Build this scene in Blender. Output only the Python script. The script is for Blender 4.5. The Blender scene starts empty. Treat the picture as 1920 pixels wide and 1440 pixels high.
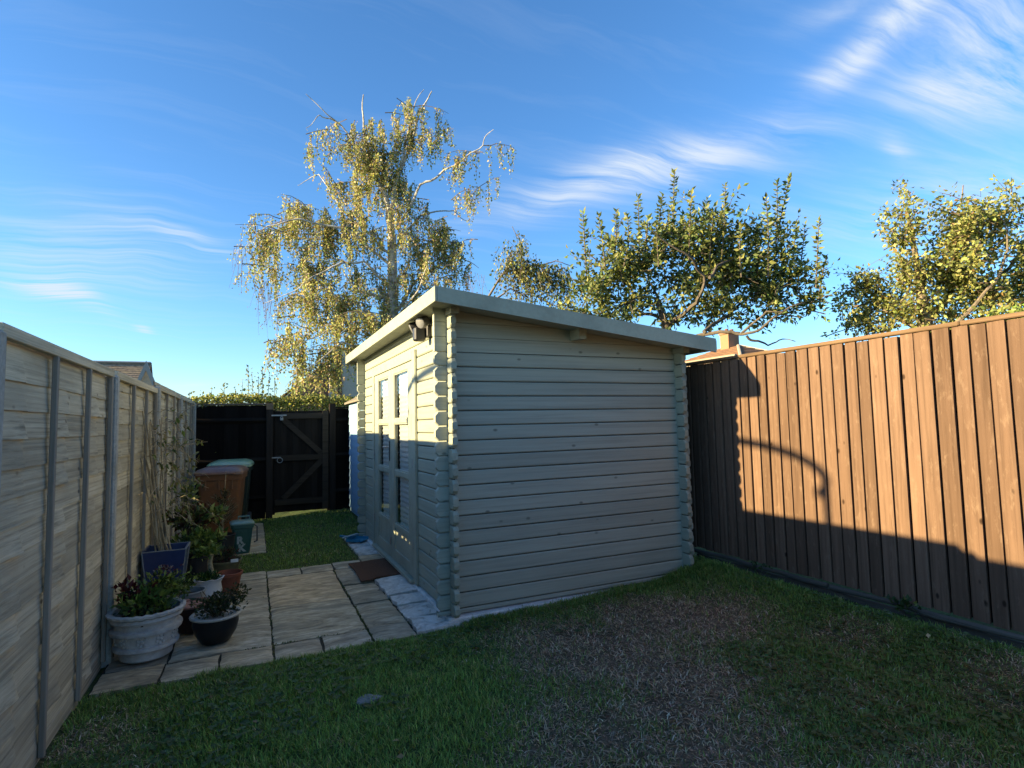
import bpy, math, random
import numpy as np
from mathutils import Matrix, Vector

random.seed(7)
RNG = np.random.default_rng(11)
SC = bpy.context.scene
COL = SC.collection

# ------------------------------------------------------------------ camera
CAM_R = np.array([[0.9095253, 0.0086248, 0.415559], [-0.4150445, 0.0727245, 0.9068899], [-0.0223996, -0.9973148, 0.0697245]])          # rows: world x, y, z in camera axes (right, down, forward)
CAM_P = np.array([0.0, 0.0, 1.5])
F_PX, CX, CY = 1060.0, 960.0, 720.0
cam_d = bpy.data.cameras.new('camera')
cam_d.sensor_fit = 'HORIZONTAL'
cam_d.sensor_width = 36.0
cam_d.lens = F_PX / 1920.0 * 36.0
cam_d.clip_start = 0.05
cam_d.clip_end = 3000.0
cam = bpy.data.objects.new('camera', cam_d)
COL.objects.link(cam)
m = Matrix.Identity(4)
for i in range(3):
    m[i][0] = CAM_R[i][0]
    m[i][1] = -CAM_R[i][1]
    m[i][2] = -CAM_R[i][2]
    m[i][3] = CAM_P[i]
cam.matrix_world = m
SC.camera = cam


def ray(px, py):
    return CAM_R @ np.array([px - CX, py - CY, F_PX])


def at(px, py, d):
    """world point seen at a photo pixel, d metres along the optical axis"""
    return CAM_P + ray(px, py) * (d / F_PX)


def on(px, py, X=None, Y=None, Z=None):
    r = ray(px, py)
    if X is not None:
        t = (X - CAM_P[0]) / r[0]
    elif Y is not None:
        t = (Y - CAM_P[1]) / r[1]
    else:
        t = (Z - CAM_P[2]) / r[2]
    return CAM_P + t * r


# ------------------------------------------------------------------ sun and sky
SUN_TX, SUN_TZ = 0.125, 0.2545        # per metre towards the sun (-x): + y and + z
to_sun = Vector((-1.0, SUN_TX, SUN_TZ)).normalized()
SUN_EL = math.asin(to_sun.z)
SUN_ROT = math.atan2(to_sun.x, to_sun.y)
sun_d = bpy.data.lights.new('sun', 'SUN')
sun_d.energy = 3.7
sun_d.angle = math.radians(0.53)
sun_d.color = (1.0, 0.79, 0.43)
sun = bpy.data.objects.new('sun', sun_d)
COL.objects.link(sun)
sun.rotation_euler = to_sun.to_track_quat('Z', 'Y').to_euler()
sun.location = (-20, 3, 8)

world = bpy.data.worlds.new('World')
SC.world = world
world.use_nodes = True
world.cycles.sampling_method = 'MANUAL'
world.cycles.sample_map_resolution = 512
WN, WL_ = world.node_tree.nodes, world.node_tree.links
WN.clear()


def wn(t, **k):
    n = WN.new(t)
    for a, b in k.items():
        setattr(n, a, b)
    return n


def wmath(op, a, b=None, clamp=False):
    n = wn('ShaderNodeMath', operation=op, use_clamp=clamp)
    for i, v in enumerate((a, b)):
        if v is None:
            continue
        if isinstance(v, (int, float)):
            n.inputs[i].default_value = v
        else:
            WL_.new(v, n.inputs[i])
    return n.outputs[0]


sky = wn('ShaderNodeTexSky', sky_type='NISHITA')
sky.sun_disc = False
sky.sun_elevation = SUN_EL
sky.sun_rotation = SUN_ROT
sky.altitude = 50
sky.air_density = 1.0
sky.dust_density = 0.35
sky.ozone_density = 4.6
tc = wn('ShaderNodeTexCoord')
DIR = tc.outputs['Generated']


def wdot(vec):
    n = wn('ShaderNodeVectorMath', operation='DOT_PRODUCT')
    WL_.new(DIR, n.inputs[0])
    n.inputs[1].default_value = tuple(float(x) for x in vec)
    return n.outputs['Value']


def unit(v):
    v = np.array(v, float)
    return v / np.linalg.norm(v)


# thin cirrus: streaky noise on the dome, gathered into a few wisps
warp = wn('ShaderNodeTexNoise')
warp.inputs['Scale'].default_value = 3.2
warp.inputs['Detail'].default_value = 3
WL_.new(DIR, warp.inputs['Vector'])
wsub = wn('ShaderNodeVectorMath', operation='SUBTRACT')
WL_.new(warp.outputs['Color'], wsub.inputs[0])
wsub.inputs[1].default_value = (0.5, 0.5, 0.5)
wsc = wn('ShaderNodeVectorMath', operation='SCALE')
WL_.new(wsub.outputs[0], wsc.inputs[0])
wsc.inputs['Scale'].default_value = 0.10
wadd = wn('ShaderNodeVectorMath', operation='ADD')
WL_.new(DIR, wadd.inputs[0])
WL_.new(wsc.outputs[0], wadd.inputs[1])
WDIR = wadd.outputs[0]


def wisp(p0, p1, half_w, amp, power=2.0, curve=0.0, streak=1.0):
    """soft streak of cloud between two sky directions given as photo pixels"""
    a, b = unit(ray(*p0)), unit(ray(*p1))
    c = unit(a + b)
    u = unit((b - a) - c * np.dot(b - a, c))
    v = np.cross(c, u)
    ha = np.dot(b - a, u) / 2
    hb = half_w / F_PX

    def dot(vec):
        n = wn('ShaderNodeVectorMath', operation='DOT_PRODUCT')
        WL_.new(WDIR, n.inputs[0])
        n.inputs[1].default_value = tuple(float(x) for x in vec)
        return n.outputs['Value']
    su = wmath('DIVIDE', dot(u), float(ha))
    sv = wmath('DIVIDE', dot(v), float(hb))
    if curve:
        sv = wmath('ADD', sv, wmath('MULTIPLY', wmath('MULTIPLY', su, su), curve))
    r2 = wmath('ADD', wmath('MULTIPLY', su, su), wmath('MULTIPLY', sv, sv))
    g = wmath('POWER', 2.71828, wmath('MULTIPLY', r2, -1.0))
    return wmath('MULTIPLY', g, amp)


WISPS = [
    ((1530, 175), (1770, -50), 24, 1.5, 2, 0.30),
    ((1700, 120), (2020, -20), 95, 1.15, 2, 0.0),
    ((1720, 168), (2050, 150), 26, 0.9, 2, 0.0),
    ((1500, 40), (1660, -20), 20, 0.6, 2, 0.0),
    ((930, 375), (1520, 235), 36, 1.15, 2, -0.25),
    ((1560, 400), (2050, 360), 46, 0.8, 2, 0.0),
    ((1655, 262), (1705, 300), 12, 0.6, 2, 0.0),
    ((70, 525), (200, 566), 12, 1.5, 2, -0.5),
    ((-80, 470), (330, 470), 70, 0.45, 2, 0.0),
    ((220, 415), (440, 474), 13, 0.6, 2, 0.0),
    ((252, 603), (280, 609), 5, 1.0, 2, 0.0),
    ((330, 706), (395, 707), 4, 0.8, 2, 0.0),
]
tot = None
for w in WISPS:
    o = wisp(*w)
    tot = o if tot is None else wmath('ADD', tot, o)
# one streaky noise on the flat cirrus layer modulates the wisps and leaves a faint veil elsewhere
sep = wn('ShaderNodeSeparateXYZ')
WL_.new(WDIR, sep.inputs[0])
zc = wmath('MAXIMUM', sep.outputs[2], 0.06)
comb = wn('ShaderNodeCombineXYZ')
WL_.new(wmath('DIVIDE', sep.outputs[0], zc), comb.inputs[0])
WL_.new(wmath('DIVIDE', sep.outputs[1], zc), comb.inputs[1])
mp = wn('ShaderNodeMapping')
mp.inputs['Rotation'].default_value = (0, 0, 0.62)
mp.inputs['Scale'].default_value = (0.38, 3.0, 1.0)
WL_.new(comb.outputs[0], mp.inputs['Vector'])
gen = wn('ShaderNodeTexNoise')
gen.inputs['Scale'].default_value = 2.1
gen.inputs['Detail'].default_value = 7
gen.inputs['Roughness'].default_value = 0.64
gen.inputs['Distortion'].default_value = 0.35
WL_.new(mp.outputs[0], gen.inputs['Vector'])
fwd_ = wmath('GREATER_THAN', wdot(CAM_R[:, 2]), 0.0)
k_ = wmath('MULTIPLY', wmath('SUBTRACT', gen.outputs[0], 0.36), 3.6, True)
tot = wmath('MULTIPLY', tot, wmath('MULTIPLY', k_, fwd_))
tot = wmath('ADD', tot, wmath('MULTIPLY', wmath('SUBTRACT', gen.outputs[0], 0.50), 0.35, True))
tot = wmath('MINIMUM', tot, 0.9)
hs = wn('ShaderNodeHueSaturation')
hs.inputs['Saturation'].default_value = 1.08
WL_.new(sky.outputs[0], hs.inputs['Color'])
mix = wn('ShaderNodeMix', data_type='RGBA')
WL_.new(tot, mix.inputs['Factor'])
WL_.new(hs.outputs[0], mix.inputs['A'])
mix.inputs['B'].default_value = (2.35, 2.65, 3.05, 1)
bg = wn('ShaderNodeBackground')
bg.inputs['Strength'].default_value = 0.069
WL_.new(mix.outputs['Result'], bg.inputs['Color'])
wo = wn('ShaderNodeOutputWorld')
WL_.new(bg.outputs[0], wo.inputs['Surface'])

SC.view_settings.view_transform = 'Standard'
SC.view_settings.look = 'None'
SC.view_settings.gamma = 1.0
SC.view_settings.use_curve_mapping = False
SC.view_settings.exposure = 2.25
SC.cycles.use_denoising = True
SC.cycles.max_bounces = 6
SC.cycles.diffuse_bounces = 4
SC.cycles.transmission_bounces = 3
SC.cycles.glossy_bounces = 3
SC.cycles.transparent_max_bounces = 12
SC.cycles.sample_clamp_indirect = 6.0

# ------------------------------------------------------------------ helpers
WLOC = {}                       # world position of every unrotated object


class MB:
    """collects boxes, prisms, tubes and lathes into one mesh"""

    def __init__(s):
        s.v, s.f, s.c = [], [], []

    def add(s, verts, faces):
        o = len(s.v)
        s.v += [tuple(map(float, p)) for p in verts]
        s.f += [tuple(i + o for i in q) for q in faces]
        return s

    def box(s, lo, hi, ch=0.0):
        (x0, y0, z0), (x1, y1, z1) = lo, hi
        if ch <= 0:
            return s.add([(x0, y0, z0), (x1, y0, z0), (x1, y1, z0), (x0, y1, z0), (x0, y0, z1), (x1, y0, z1), (x1, y1, z1), (x0, y1, z1)],
                         [(0, 3, 2, 1), (4, 5, 6, 7), (0, 1, 5, 4), (1, 2, 6, 5), (2, 3, 7, 6), (3, 0, 4, 7)])
        c = min(ch, (x1 - x0) * .45, (y1 - y0) * .45, (z1 - z0) * .45)
        v, rings = [], []
        for z, d in ((z0, c), (z0 + c, 0), (z1 - c, 0), (z1, c)):
            rings.append(len(v))
            a, b, e, g = x0 + d, x1 - d, y0 + d, y1 - d
            v += [(a + c, e, z), (b - c, e, z), (b, e + c, z), (b, g - c, z), (b - c, g, z), (a + c, g, z), (a, g - c, z), (a, e + c, z)]
        f = [tuple(range(7, -1, -1)), tuple(range(24, 32))]
        for k in range(3):
            for i in range(8):
                j = (i + 1) % 8
                f.append((k * 8 + i, k * 8 + j, k * 8 + 8 + j, k * 8 + 8 + i))
        return s.add(v, f)

    def prism(s, poly, axis, a, b):
        """poly: 2-D points; extruded along axis 0/1/2 from a to b"""
        n = len(poly)

        def p3(p, t):
            return {0: (t, p[0], p[1]), 1: (p[0], t, p[1]), 2: (p[0], p[1], t)}[axis]
        v = [p3(p, a) for p in poly] + [p3(p, b) for p in poly]
        f = [tuple(range(n - 1, -1, -1)), tuple(range(n, 2 * n))]
        f += [(i, (i + 1) % n, n + (i + 1) % n, n + i) for i in range(n)]
        return s.add(v, f)

    def tube(s, pts, rad, n=8, cap=True):
        pts = [np.array(p, float) for p in pts]
        if isinstance(rad, (int, float)):
            rad = [rad] * len(pts)
        v, f = [], []
        up = None
        for i, p in enumerate(pts):
            t = pts[min(i + 1, len(pts) - 1)] - pts[max(i - 1, 0)]
            t = t / (np.linalg.norm(t) + 1e-9)
            if up is None:
                up = np.array([0, 0, 1.0]) if abs(t[2]) < .9 else np.array([1.0, 0, 0])
            a = np.cross(t, up)
            a /= np.linalg.norm(a) + 1e-9
            b = np.cross(a, t)
            up = b
            for k in range(n):
                an = 2 * math.pi * k / n
                v.append(p + rad[i] * (math.cos(an) * a + math.sin(an) * b))
        for i in range(len(pts) - 1):
            for k in range(n):
                j = (k + 1) % n
                f.append((i * n + k, i * n + j, i * n + n + j, i * n + n + k))
        if cap:
            f.append(tuple(range(n - 1, -1, -1)))
            f.append(tuple(range((len(pts) - 1) * n, len(pts) * n)))
        return s.add(v, f)

    def lathe(s, prof, c=(0, 0, 0), n=40, wob=None, sx=1.0, sy=1.0):
        """prof: (radius, z) from outside bottom upwards and back inside"""
        v, f = [], []
        for q, (r, z) in enumerate(prof):
            for k in range(n):
                an = 2 * math.pi * k / n
                dr, dz = wob(q, an) if wob else (0, 0)
                v.append((c[0] + sx * (r + dr) * math.cos(an), c[1] + sy * (r + dr) * math.sin(an), c[2] + z + dz))
        for q in range(len(prof) - 1):
            for k in range(n):
                j = (k + 1) % n
                f.append((q * n + k, q * n + j, q * n + n + j, q * n + n + k))
        f.append(tuple(range(n - 1, -1, -1)))
        f.append(tuple(range((len(prof) - 1) * n, len(prof) * n)))
        return s.add(v, f)

    def mesh(s, name, smooth=False, sub=(0, 0, 0)):
        me = bpy.data.meshes.new(name)
        d = np.array(sub, float)
        me.from_pydata([tuple(np.array(p) - d) for p in s.v], [], s.f)
        me.update()
        if smooth:
            me.polygons.foreach_set('use_smooth', [True] * len(me.polygons))
            try:
                me.set_sharp_from_angle(angle=math.radians(38))
            except Exception:
                pass
        return me

    def build(s, name, mat, parent=None, smooth=False, local=False, **tags):
        base = (0, 0, 0) if (local or parent is None) else WLOC[parent]
        return link(name, s.mesh(name, smooth, base), mat, parent, **tags)


def link(name, me, mat, parent=None, loc=(0, 0, 0), **tags):
    """loc is local to the parent"""
    if mat is not None and not me.materials:
        me.materials.append(mat)
    o = bpy.data.objects.new(name, me)
    COL.objects.link(o)
    o.location = loc
    if parent is not None:
        o.parent = parent
        WLOC[o] = np.array(WLOC[parent]) + np.array(loc, float)
    else:
        WLOC[o] = np.array(loc, float)
    for k, v in tags.items():
        o[k] = v
    return o


def place(name, me, mat, parent, wpos, rot=None, **tags):
    """a shared mesh set down at a world position under an unrotated parent"""
    o = link(name, me, mat, parent, tuple(np.array(wpos, float) - np.array(WLOC[parent])), **tags)
    if rot is not None:
        o.rotation_euler = rot
    return o


def thing(name, label, cat, loc=(0, 0, 0), group=None, rz=0.0):
    o = bpy.data.objects.new(name, None)
    COL.objects.link(o)
    o.empty_display_size = 0.1
    o.location = loc
    o.rotation_euler = (0, 0, rz)
    o['label'] = label
    o['category'] = cat
    if group:
        o['group'] = group
    WLOC[o] = np.array(loc, float)
    return o


# ------------------------------------------------------------------ materials
def new_mat(name):
    ma = bpy.data.materials.new(name)
    ma.use_nodes = True
    nt = ma.node_tree
    b = nt.nodes['Principled BSDF']
    return ma, nt, nt.nodes, nt.links, b


def ramp(nt, src, stops):
    r = nt.nodes.new('ShaderNodeValToRGB')
    el = r.color_ramp.elements
    while len(el) > 1:
        el.remove(el[-1])
    for i, (p, c) in enumerate(stops):
        e = el[0] if i == 0 else el.new(p)
        e.position = p
        e.color = (c[0], c[1], c[2], 1)
    nt.links.new(src, r.inputs[0])
    return r.outputs[0]


def obj_coords(nt, scale=(1, 1, 1), jitter=3.0):
    t = nt.nodes.new('ShaderNodeTexCoord')
    oi = nt.nodes.new('ShaderNodeObjectInfo')
    k = nt.nodes.new('ShaderNodeMath')
    k.operation = 'MULTIPLY'
    k.inputs[1].default_value = jitter * 17.0
    nt.links.new(oi.outputs['Random'], k.inputs[0])
    mpn = nt.nodes.new('ShaderNodeMapping')
    mpn.inputs['Scale'].default_value = scale
    nt.links.new(t.outputs['Object'], mpn.inputs['Vector'])
    nt.links.new(k.outputs[0], mpn.inputs['Location'])
    return mpn.outputs[0], oi.outputs['Random']


def noise(nt, vec, scale, detail=6, rough=0.6, dist=0.0):
    n = nt.nodes.new('ShaderNodeTexNoise')
    n.inputs['Scale'].default_value = scale
    n.inputs['Detail'].default_value = detail
    n.inputs['Roughness'].default_value = rough
    n.inputs['Distortion'].default_value = dist
    nt.links.new(vec, n.inputs['Vector'])
    return n.outputs[0]


def mixc(nt, fac, a, b, mode='MIX'):
    n = nt.nodes.new('ShaderNodeMix')
    n.data_type = 'RGBA'
    n.blend_type = mode
    for key, v in (('Factor', fac), ('A', a), ('B', b)):
        if isinstance(v, (int, float)):
            n.inputs[key].default_value = v
        elif isinstance(v, tuple):
            n.inputs[key].default_value = (v[0], v[1], v[2], 1)
        else:
            nt.links.new(v, n.inputs[key])
    return n.outputs['Result']


def bump(nt, b, h, strength, dist=0.01):
    n = nt.nodes.new('ShaderNodeBump')
    n.inputs['Strength'].default_value = strength
    n.inputs['Distance'].default_value = dist
    nt.links.new(h, n.inputs['Height'])
    nt.links.new(n.outputs[0], b.inputs['Normal'])


def mscale(c, k):
    return tuple(min(1.0, x * k) for x in c)


def wood(name, col, grain_axis, rough=0.75, contrast=0.45, blotch=0.5, bumpk=0.4, var=0.35, knots=None, fine=1.0, along=1.3, spec=0.25):
    """weathered or painted timber; grain runs along grain_axis (0, 1, 2)"""
    ma, nt, N, L, b = new_mat(name)
    sc = [26.0 * fine] * 3
    sc[grain_axis] = along
    v, rnd = obj_coords(nt, tuple(sc))
    g = noise(nt, v, 1.0, 7, 0.65, 0.4 if along > 1 else 0.15)
    sc2 = [3.2] * 3
    sc2[grain_axis] = 1.2
    v2, _ = obj_coords(nt, tuple(sc2), 5.0)
    bl = noise(nt, v2, 1.0, 5, 0.6)
    c = ramp(nt, g, [(0.28, mscale(col, 1 - contrast)), (0.5, col), (0.75, mscale(col, 1 + contrast * 0.6))])
    c = mixc(nt, ramp(nt, bl, [(0.35, (0, 0, 0)), (0.7, (blotch,) * 3)]), c, mscale(col, 0.55))
    hv = N.new('ShaderNodeMapRange')
    hv.inputs['To Min'].default_value = 1 - var
    hv.inputs['To Max'].default_value = 1 + var * 0.7
    L.new(rnd, hv.inputs['Value'])
    gray = N.new('ShaderNodeCombineColor')
    for i in range(3):
        L.new(hv.outputs[0], gray.inputs[i])
    c = mixc(nt, 1.0, c, gray.outputs[0], 'MULTIPLY')
    if knots is not None:
        sk = [9.0] * 3
        sk[grain_axis] = 5.0
        vk, _ = obj_coords(nt, tuple(sk), 7.0)
        vo = N.new('ShaderNodeTexVoronoi')
        vo.inputs['Scale'].default_value = 0.8
        L.new(vk, vo.inputs['Vector'])
        kf = ramp(nt, vo.outputs['Distance'], [(0.0, (1, 1, 1)), (0.055, (0.8,) * 3), (0.10, (0, 0, 0))])
        c = mixc(nt, kf, c, knots)
    L.new(c, b.inputs['Base Color'])
    b.inputs['Roughness'].default_value = rough
    b.inputs['Specular IOR Level'].default_value = spec
    bump(nt, b, g, bumpk, 0.004)
    return ma


def plain(name, col, rough=0.6, spec=0.4, nscale=20.0, amt=0.15, bumpk=0.1, metal=0.0, coat=0.0, dirt=None, dscale=4.0):
    ma, nt, N, L, b = new_mat(name)
    v, rnd = obj_coords(nt)
    n = noise(nt, v, nscale, 6, 0.6)
    c = ramp(nt, n, [(0.3, mscale(col, 1 - amt)), (0.7, mscale(col, 1 + amt))])
    if dirt is not None:
        d = noise(nt, v, dscale, 7, 0.65)
        c = mixc(nt, ramp(nt, d, [(0.45, (0, 0, 0)), (0.7, (0.75,) * 3)]), c, dirt)
    L.new(c, b.inputs['Base Color'])
    b.inputs['Roughness'].default_value = rough
    b.inputs['Specular IOR Level'].default_value = spec
    b.inputs['Metallic'].default_value = metal
    b.inputs['Coat Weight'].default_value = coat
    bump(nt, b, n, bumpk, 0.005)
    return ma


def leafmat(name, rough=0.55, trans=0.35, gain=1.0):
    """colour comes with each leaf (attribute Col)"""
    ma, nt, N, L, b = new_mat(name)
    a = N.new('ShaderNodeAttribute')
    a.attribute_name = 'Col'
    L.new(a.outputs['Color'], b.inputs['Base Color'])
    b.inputs['Roughness'].default_value = rough
    b.inputs['Specular IOR Level'].default_value = 0.35
    t = N.new('ShaderNodeBsdfTranslucent')
    c = mixc(nt, 1.0, a.outputs['Color'], (1.0, 1.0, 0.55), 'MULTIPLY')
    L.new(c, t.inputs['Color'])
    mx = N.new('ShaderNodeMixShader')
    mx.inputs[0].default_value = trans
    out = N['Material Output']
    L.new(b.outputs[0], mx.inputs[1])
    L.new(t.outputs[0], mx.inputs[2])
    L.new(mx.outputs[0], out.inputs['Surface'])
    return ma


def np_mesh(name, verts, faces_flat, per, cols=None, smooth=False):
    """fast mesh: faces all of `per` corners; cols per vertex"""
    me = bpy.data.meshes.new(name)
    nv, nf = len(verts), len(faces_flat) // per
    me.vertices.add(nv)
    me.vertices.foreach_set('co', np.asarray(verts, np.float32).ravel())
    me.loops.add(nf * per)
    me.loops.foreach_set('vertex_index', np.asarray(faces_flat, np.int32))
    me.polygons.add(nf)
    me.polygons.foreach_set('loop_start', np.arange(0, nf * per, per, dtype=np.int32))
    me.polygons.foreach_set('loop_total', np.full(nf, per, np.int32))
    if smooth:
        me.polygons.foreach_set('use_smooth', np.ones(nf, bool))
    me.update(calc_edges=True)
    if cols is not None:
        at_ = me.color_attributes.new('Col', 'FLOAT_COLOR', 'POINT')
        c4 = np.ones((nv, 4), np.float32)
        c4[:, :3] = cols
        at_.data.foreach_set('color', c4.ravel())
    return me


def leaves_mesh(name, pos, axis, size, cols, width=0.55, fold=0.18, side=None):
    """one kite-shaped, slightly folded leaf (4 triangles) per position"""
    n = len(pos)
    axis = axis / (np.linalg.norm(axis, axis=1, keepdims=True) + 1e-9)
    if side is None:
        side = RNG.normal(size=(n, 3))
    side = side - axis * np.sum(side * axis, axis=1, keepdims=True)
    side /= np.linalg.norm(side, axis=1, keepdims=True) + 1e-9
    nor = np.cross(axis, side)
    L = np.asarray(size)[:, None] if np.ndim(size) else np.full((n, 1), size)
    W = L * width * 0.5
    base = pos
    midc = pos + axis * L * 0.42
    ml = midc + side * W + nor * L * fold
    mr = midc - side * W + nor * L * fold
    tip = pos + axis * L - nor * L * fold * 0.4
    v = np.stack([base, ml, tip, mr, midc], axis=1).reshape(-1, 3)
    k = np.arange(n)[:, None] * 5
    f = np.concatenate([k + [0, 4, 1], k + [1, 4, 2], k + [2, 4, 3], k + [3, 4, 0]], axis=1).ravel()
    return np_mesh(name, v, f, 3, np.repeat(cols, 5, axis=0))


def vary(col, n, v=0.25, alt=None, pa=0.0):
    c = np.array(col)[None, :] * (1 + v * RNG.normal(size=(n, 1)))
    c = c * (1 + 0.08 * RNG.normal(size=(n, 3)))
    if alt is not None:
        for a_, p_ in alt:
            msk = RNG.random(n) < p_
            c[msk] = np.array(a_) * (1 + v * RNG.normal(size=(msk.sum(), 1)))
    return np.clip(c, 0.004, 0.9)


M = {}
M['paint'] = wood('sage_paint', (0.340, 0.358, 0.295), 0, 0.6, 0.22, 0.22, 0.6, 0.10, knots=(0.14, 0.15, 0.12), fine=1.3, along=0.9, spec=0.2)
M['paint_y'] = wood('sage_paint_front', (0.325, 0.340, 0.265), 1, 0.6, 0.18, 0.18, 0.5, 0.08, knots=(0.15, 0.155, 0.12), fine=1.3, along=0.9, spec=0.2)
M['paint_plain'] = plain('sage_gloss', (0.325, 0.340, 0.265), 0.55, 0.25, 30, 0.07, 0.15, dirt=(0.235, 0.24, 0.185))
M['felt'] = plain('roof_felt', (0.06, 0.06, 0.06), 0.9, 0.2, 60, 0.3, 0.3)
M['dark'] = plain('dark_inside', (0.03, 0.03, 0.03), 0.9, 0.1)
M['lap'] = wood('weathered_larch', (0.50, 0.435, 0.315), 1, 0.9, 0.6, 0.7, 1.0, 0.22, knots=(0.13, 0.105, 0.08), fine=2.2, along=0.8, spec=0.08)
M['lap_v'] = wood('weathered_batten', (0.28, 0.245, 0.20), 2, 0.9, 0.4, 0.45, 0.6, 0.15, spec=0.1)
M['concrete'] = plain('concrete_post', (0.33, 0.32, 0.29), 0.9, 0.2, 45, 0.2, 0.4, dirt=(0.22, 0.21, 0.17))
M['brown'] = wood('brown_fence_stain', (0.158, 0.098, 0.066), 2, 0.9, 0.38, 0.35, 0.8, 0.28, knots=(0.03, 0.018, 0.012), fine=1.4, spec=0.03)
_nt = M['brown'].node_tree
_b = _nt.nodes['Principled BSDF']
_src = _b.inputs['Base Color'].links[0].from_socket
_v, _ = obj_coords(_nt, (30, 30, 9), 9.0)
_fl = noise(_nt, _v, 1.0, 5, 0.7)
_c = mixc(_nt, ramp(_nt, _fl, [(0.55, (0, 0, 0)), (0.78, (0.45,) * 3)]), _src, (0.30, 0.21, 0.145))
_nt.links.new(_c, _b.inputs['Base Color'])
M['brown_y'] = wood('brown_capping', (0.21, 0.135, 0.08), 1, 0.9, 0.45, 0.5, 0.6, 0.2, spec=0.08)
M['black_v'] = wood('black_fence_stain', (0.012, 0.010, 0.009), 2, 0.9, 0.3, 0.3, 0.5, 0.3, spec=0.02)
M['black_h'] = wood('black_rail_stain', (0.020, 0.016, 0.013), 0, 0.9, 0.35, 0.3, 0.5, 0.2, spec=0.03)
M['old_y'] = wood('old_sleeper', (0.085, 0.078, 0.066), 1, 0.95, 0.55, 0.5, 0.9, 0.2, spec=0.05)
M['metal'] = plain('galvanised', (0.30, 0.30, 0.30), 0.45, 0.5, 30, 0.2, 0.1, 0.8)
M['bark_white'] = plain('birch_bark', (0.52, 0.49, 0.43), 0.8, 0.2, 14, 0.3, 0.3, dirt=(0.08, 0.07, 0.06), dscale=6)
M['bark'] = plain('apple_bark', (0.17, 0.135, 0.10), 0.9, 0.2, 25, 0.35, 0.5)
M['twig'] = plain('twig_bark', (0.10, 0.075, 0.055), 0.85, 0.2, 25, 0.3, 0.2)
M['leaf'] = leafmat('leaf', 0.5, 0.42)
M['grass'] = leafmat('grass_blade', 0.6, 0.3)
M['soil'] = plain('potting_soil', (0.035, 0.025, 0.018), 0.95, 0.1, 40, 0.4, 0.8)

# ================================================================== the ground
_LAT = np.random.default_rng(5).random((64, 64))


def vnoise(x, y, s):
    x, y = np.asarray(x, float) * s, np.asarray(y, float) * s
    xi, yi = np.floor(x).astype(int), np.floor(y).astype(int)
    fx, fy = x - xi, y - yi
    fx, fy = fx * fx * (3 - 2 * fx), fy * fy * (3 - 2 * fy)

    def g(i, j):
        return _LAT[i % 64, j % 64]
    return (g(xi, yi) * (1 - fx) + g(xi + 1, yi) * fx) * (1 - fy) + (g(xi, yi + 1) * (1 - fx) + g(xi + 1, yi + 1) * fx) * fy


def fbm(x, y, s):
    return (vnoise(x, y, s) * 0.55 + vnoise(np.asarray(x) + 9.1, np.asarray(y) + 3.7, s * 2.1) * 0.3 + vnoise(np.asarray(x) + 4.3, np.asarray(y) + 7.7, s * 4.3) * 0.15)


def sst(t):
    t = np.clip(t, 0, 1)
    return t * t * (3 - 2 * t)


def ground_z(x, y):
    x, y = np.asarray(x, float), np.asarray(y, float)
    z = 0.055 * sst((x - 1.4) / 2.2) + 0.11 * sst((x - 3.2) / 0.75)
    z = z + 0.07 * sst((y - 8.0) / 2.4) * sst((x - 0.2) / 1.0)
    near = (x > -1.2) & (x < 4.4) & (y > -3) & (y < 10.6)
    z = z + np.where(near, 0.022 * (fbm(x, y, 1.7) - 0.5) + 0.012 * (fbm(x + 2, y, 9.0) - 0.5), 0)
    z = z - np.where(near & (y > 4.0) & (y < 6.8) & (x < 1.45), 0.02, 0)
    return z - 0.012


DRY = [(2.0, 3.35, .75, 1.0), (2.7, 3.45, .65, 1.0), (1.45, 2.45, .60, .9), (2.15, 2.55, .65, .95), (3.15, 3.35, .45, .9), (1.75, 1.9, .55, .85),
       (-.72, 3.5, .28, .7), (-.55, 3.2, .3, .5), (2.9, 2.1, .35, .45), (3.5, 2.5, .30, .6), (0.25, 2.9, .3, .35), (2.5, 1.5, .5, .5), (3.6, 1.8, .35, .5)]


def dryness(x, y):
    x, y = np.asarray(x, float), np.asarray(y, float)
    d = np.zeros_like(x)
    for cx, cy, r, a in DRY:
        d = np.maximum(d, a * np.exp(-(((x - cx) ** 2 + (y - cy) ** 2) / (r * r)) ** 1.5))
    lush = np.exp(-(((x - 0.75) ** 2 + (y - 3.3) ** 2) / 0.75) ** 2)
    d = d + 0.8 * (fbm(x, y, 2.3) - 0.5) + 0.55 * (fbm(x + 5, y + 2, 9.0) - 0.5) - 0.3 * lush
    return np.clip(d, 0, 1)


xs = np.concatenate([[-700, -250, -80, -30, -12, -6, -3, -1.8], np.arange(-1.2, 4.45, 0.06), [4.8, 6, 9, 16, 40, 120, 300, 700]])
ys = np.concatenate([[-500, -150, -50, -15, -5, -2, -0.5, 0.5], np.arange(1.0, 11.0, 0.06), [11.5, 13, 17, 25, 40, 80, 200, 500, 1000]])
gx, gy = np.meshgrid(xs, ys, indexing='ij')
gz = ground_z(gx, gy)
dr = dryness(gx, gy)
soil_c, green_c, straw_c = np.array([.15, .11, .075]), np.array([.10, .15, .045]), np.array([.34, .255, .165])
k1 = fbm(gx, gy, 5.0)[..., None]
gc = green_c * (1 - dr[..., None]) + (soil_c * (1 - k1) + straw_c * k1) * dr[..., None]
nx, ny = len(xs), len(ys)
ii, jj = np.meshgrid(np.arange(nx - 1), np.arange(ny - 1), indexing='ij')
q = (ii * ny + jj).ravel()
faces = np.stack([q, q + ny, q + ny + 1, q + 1], axis=1).ravel()
ma, nt, N, L, b = new_mat('lawn_ground')
a = N.new('ShaderNodeAttribute')
a.attribute_name = 'Col'
t = N.new('ShaderNodeTexCoord')
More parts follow.
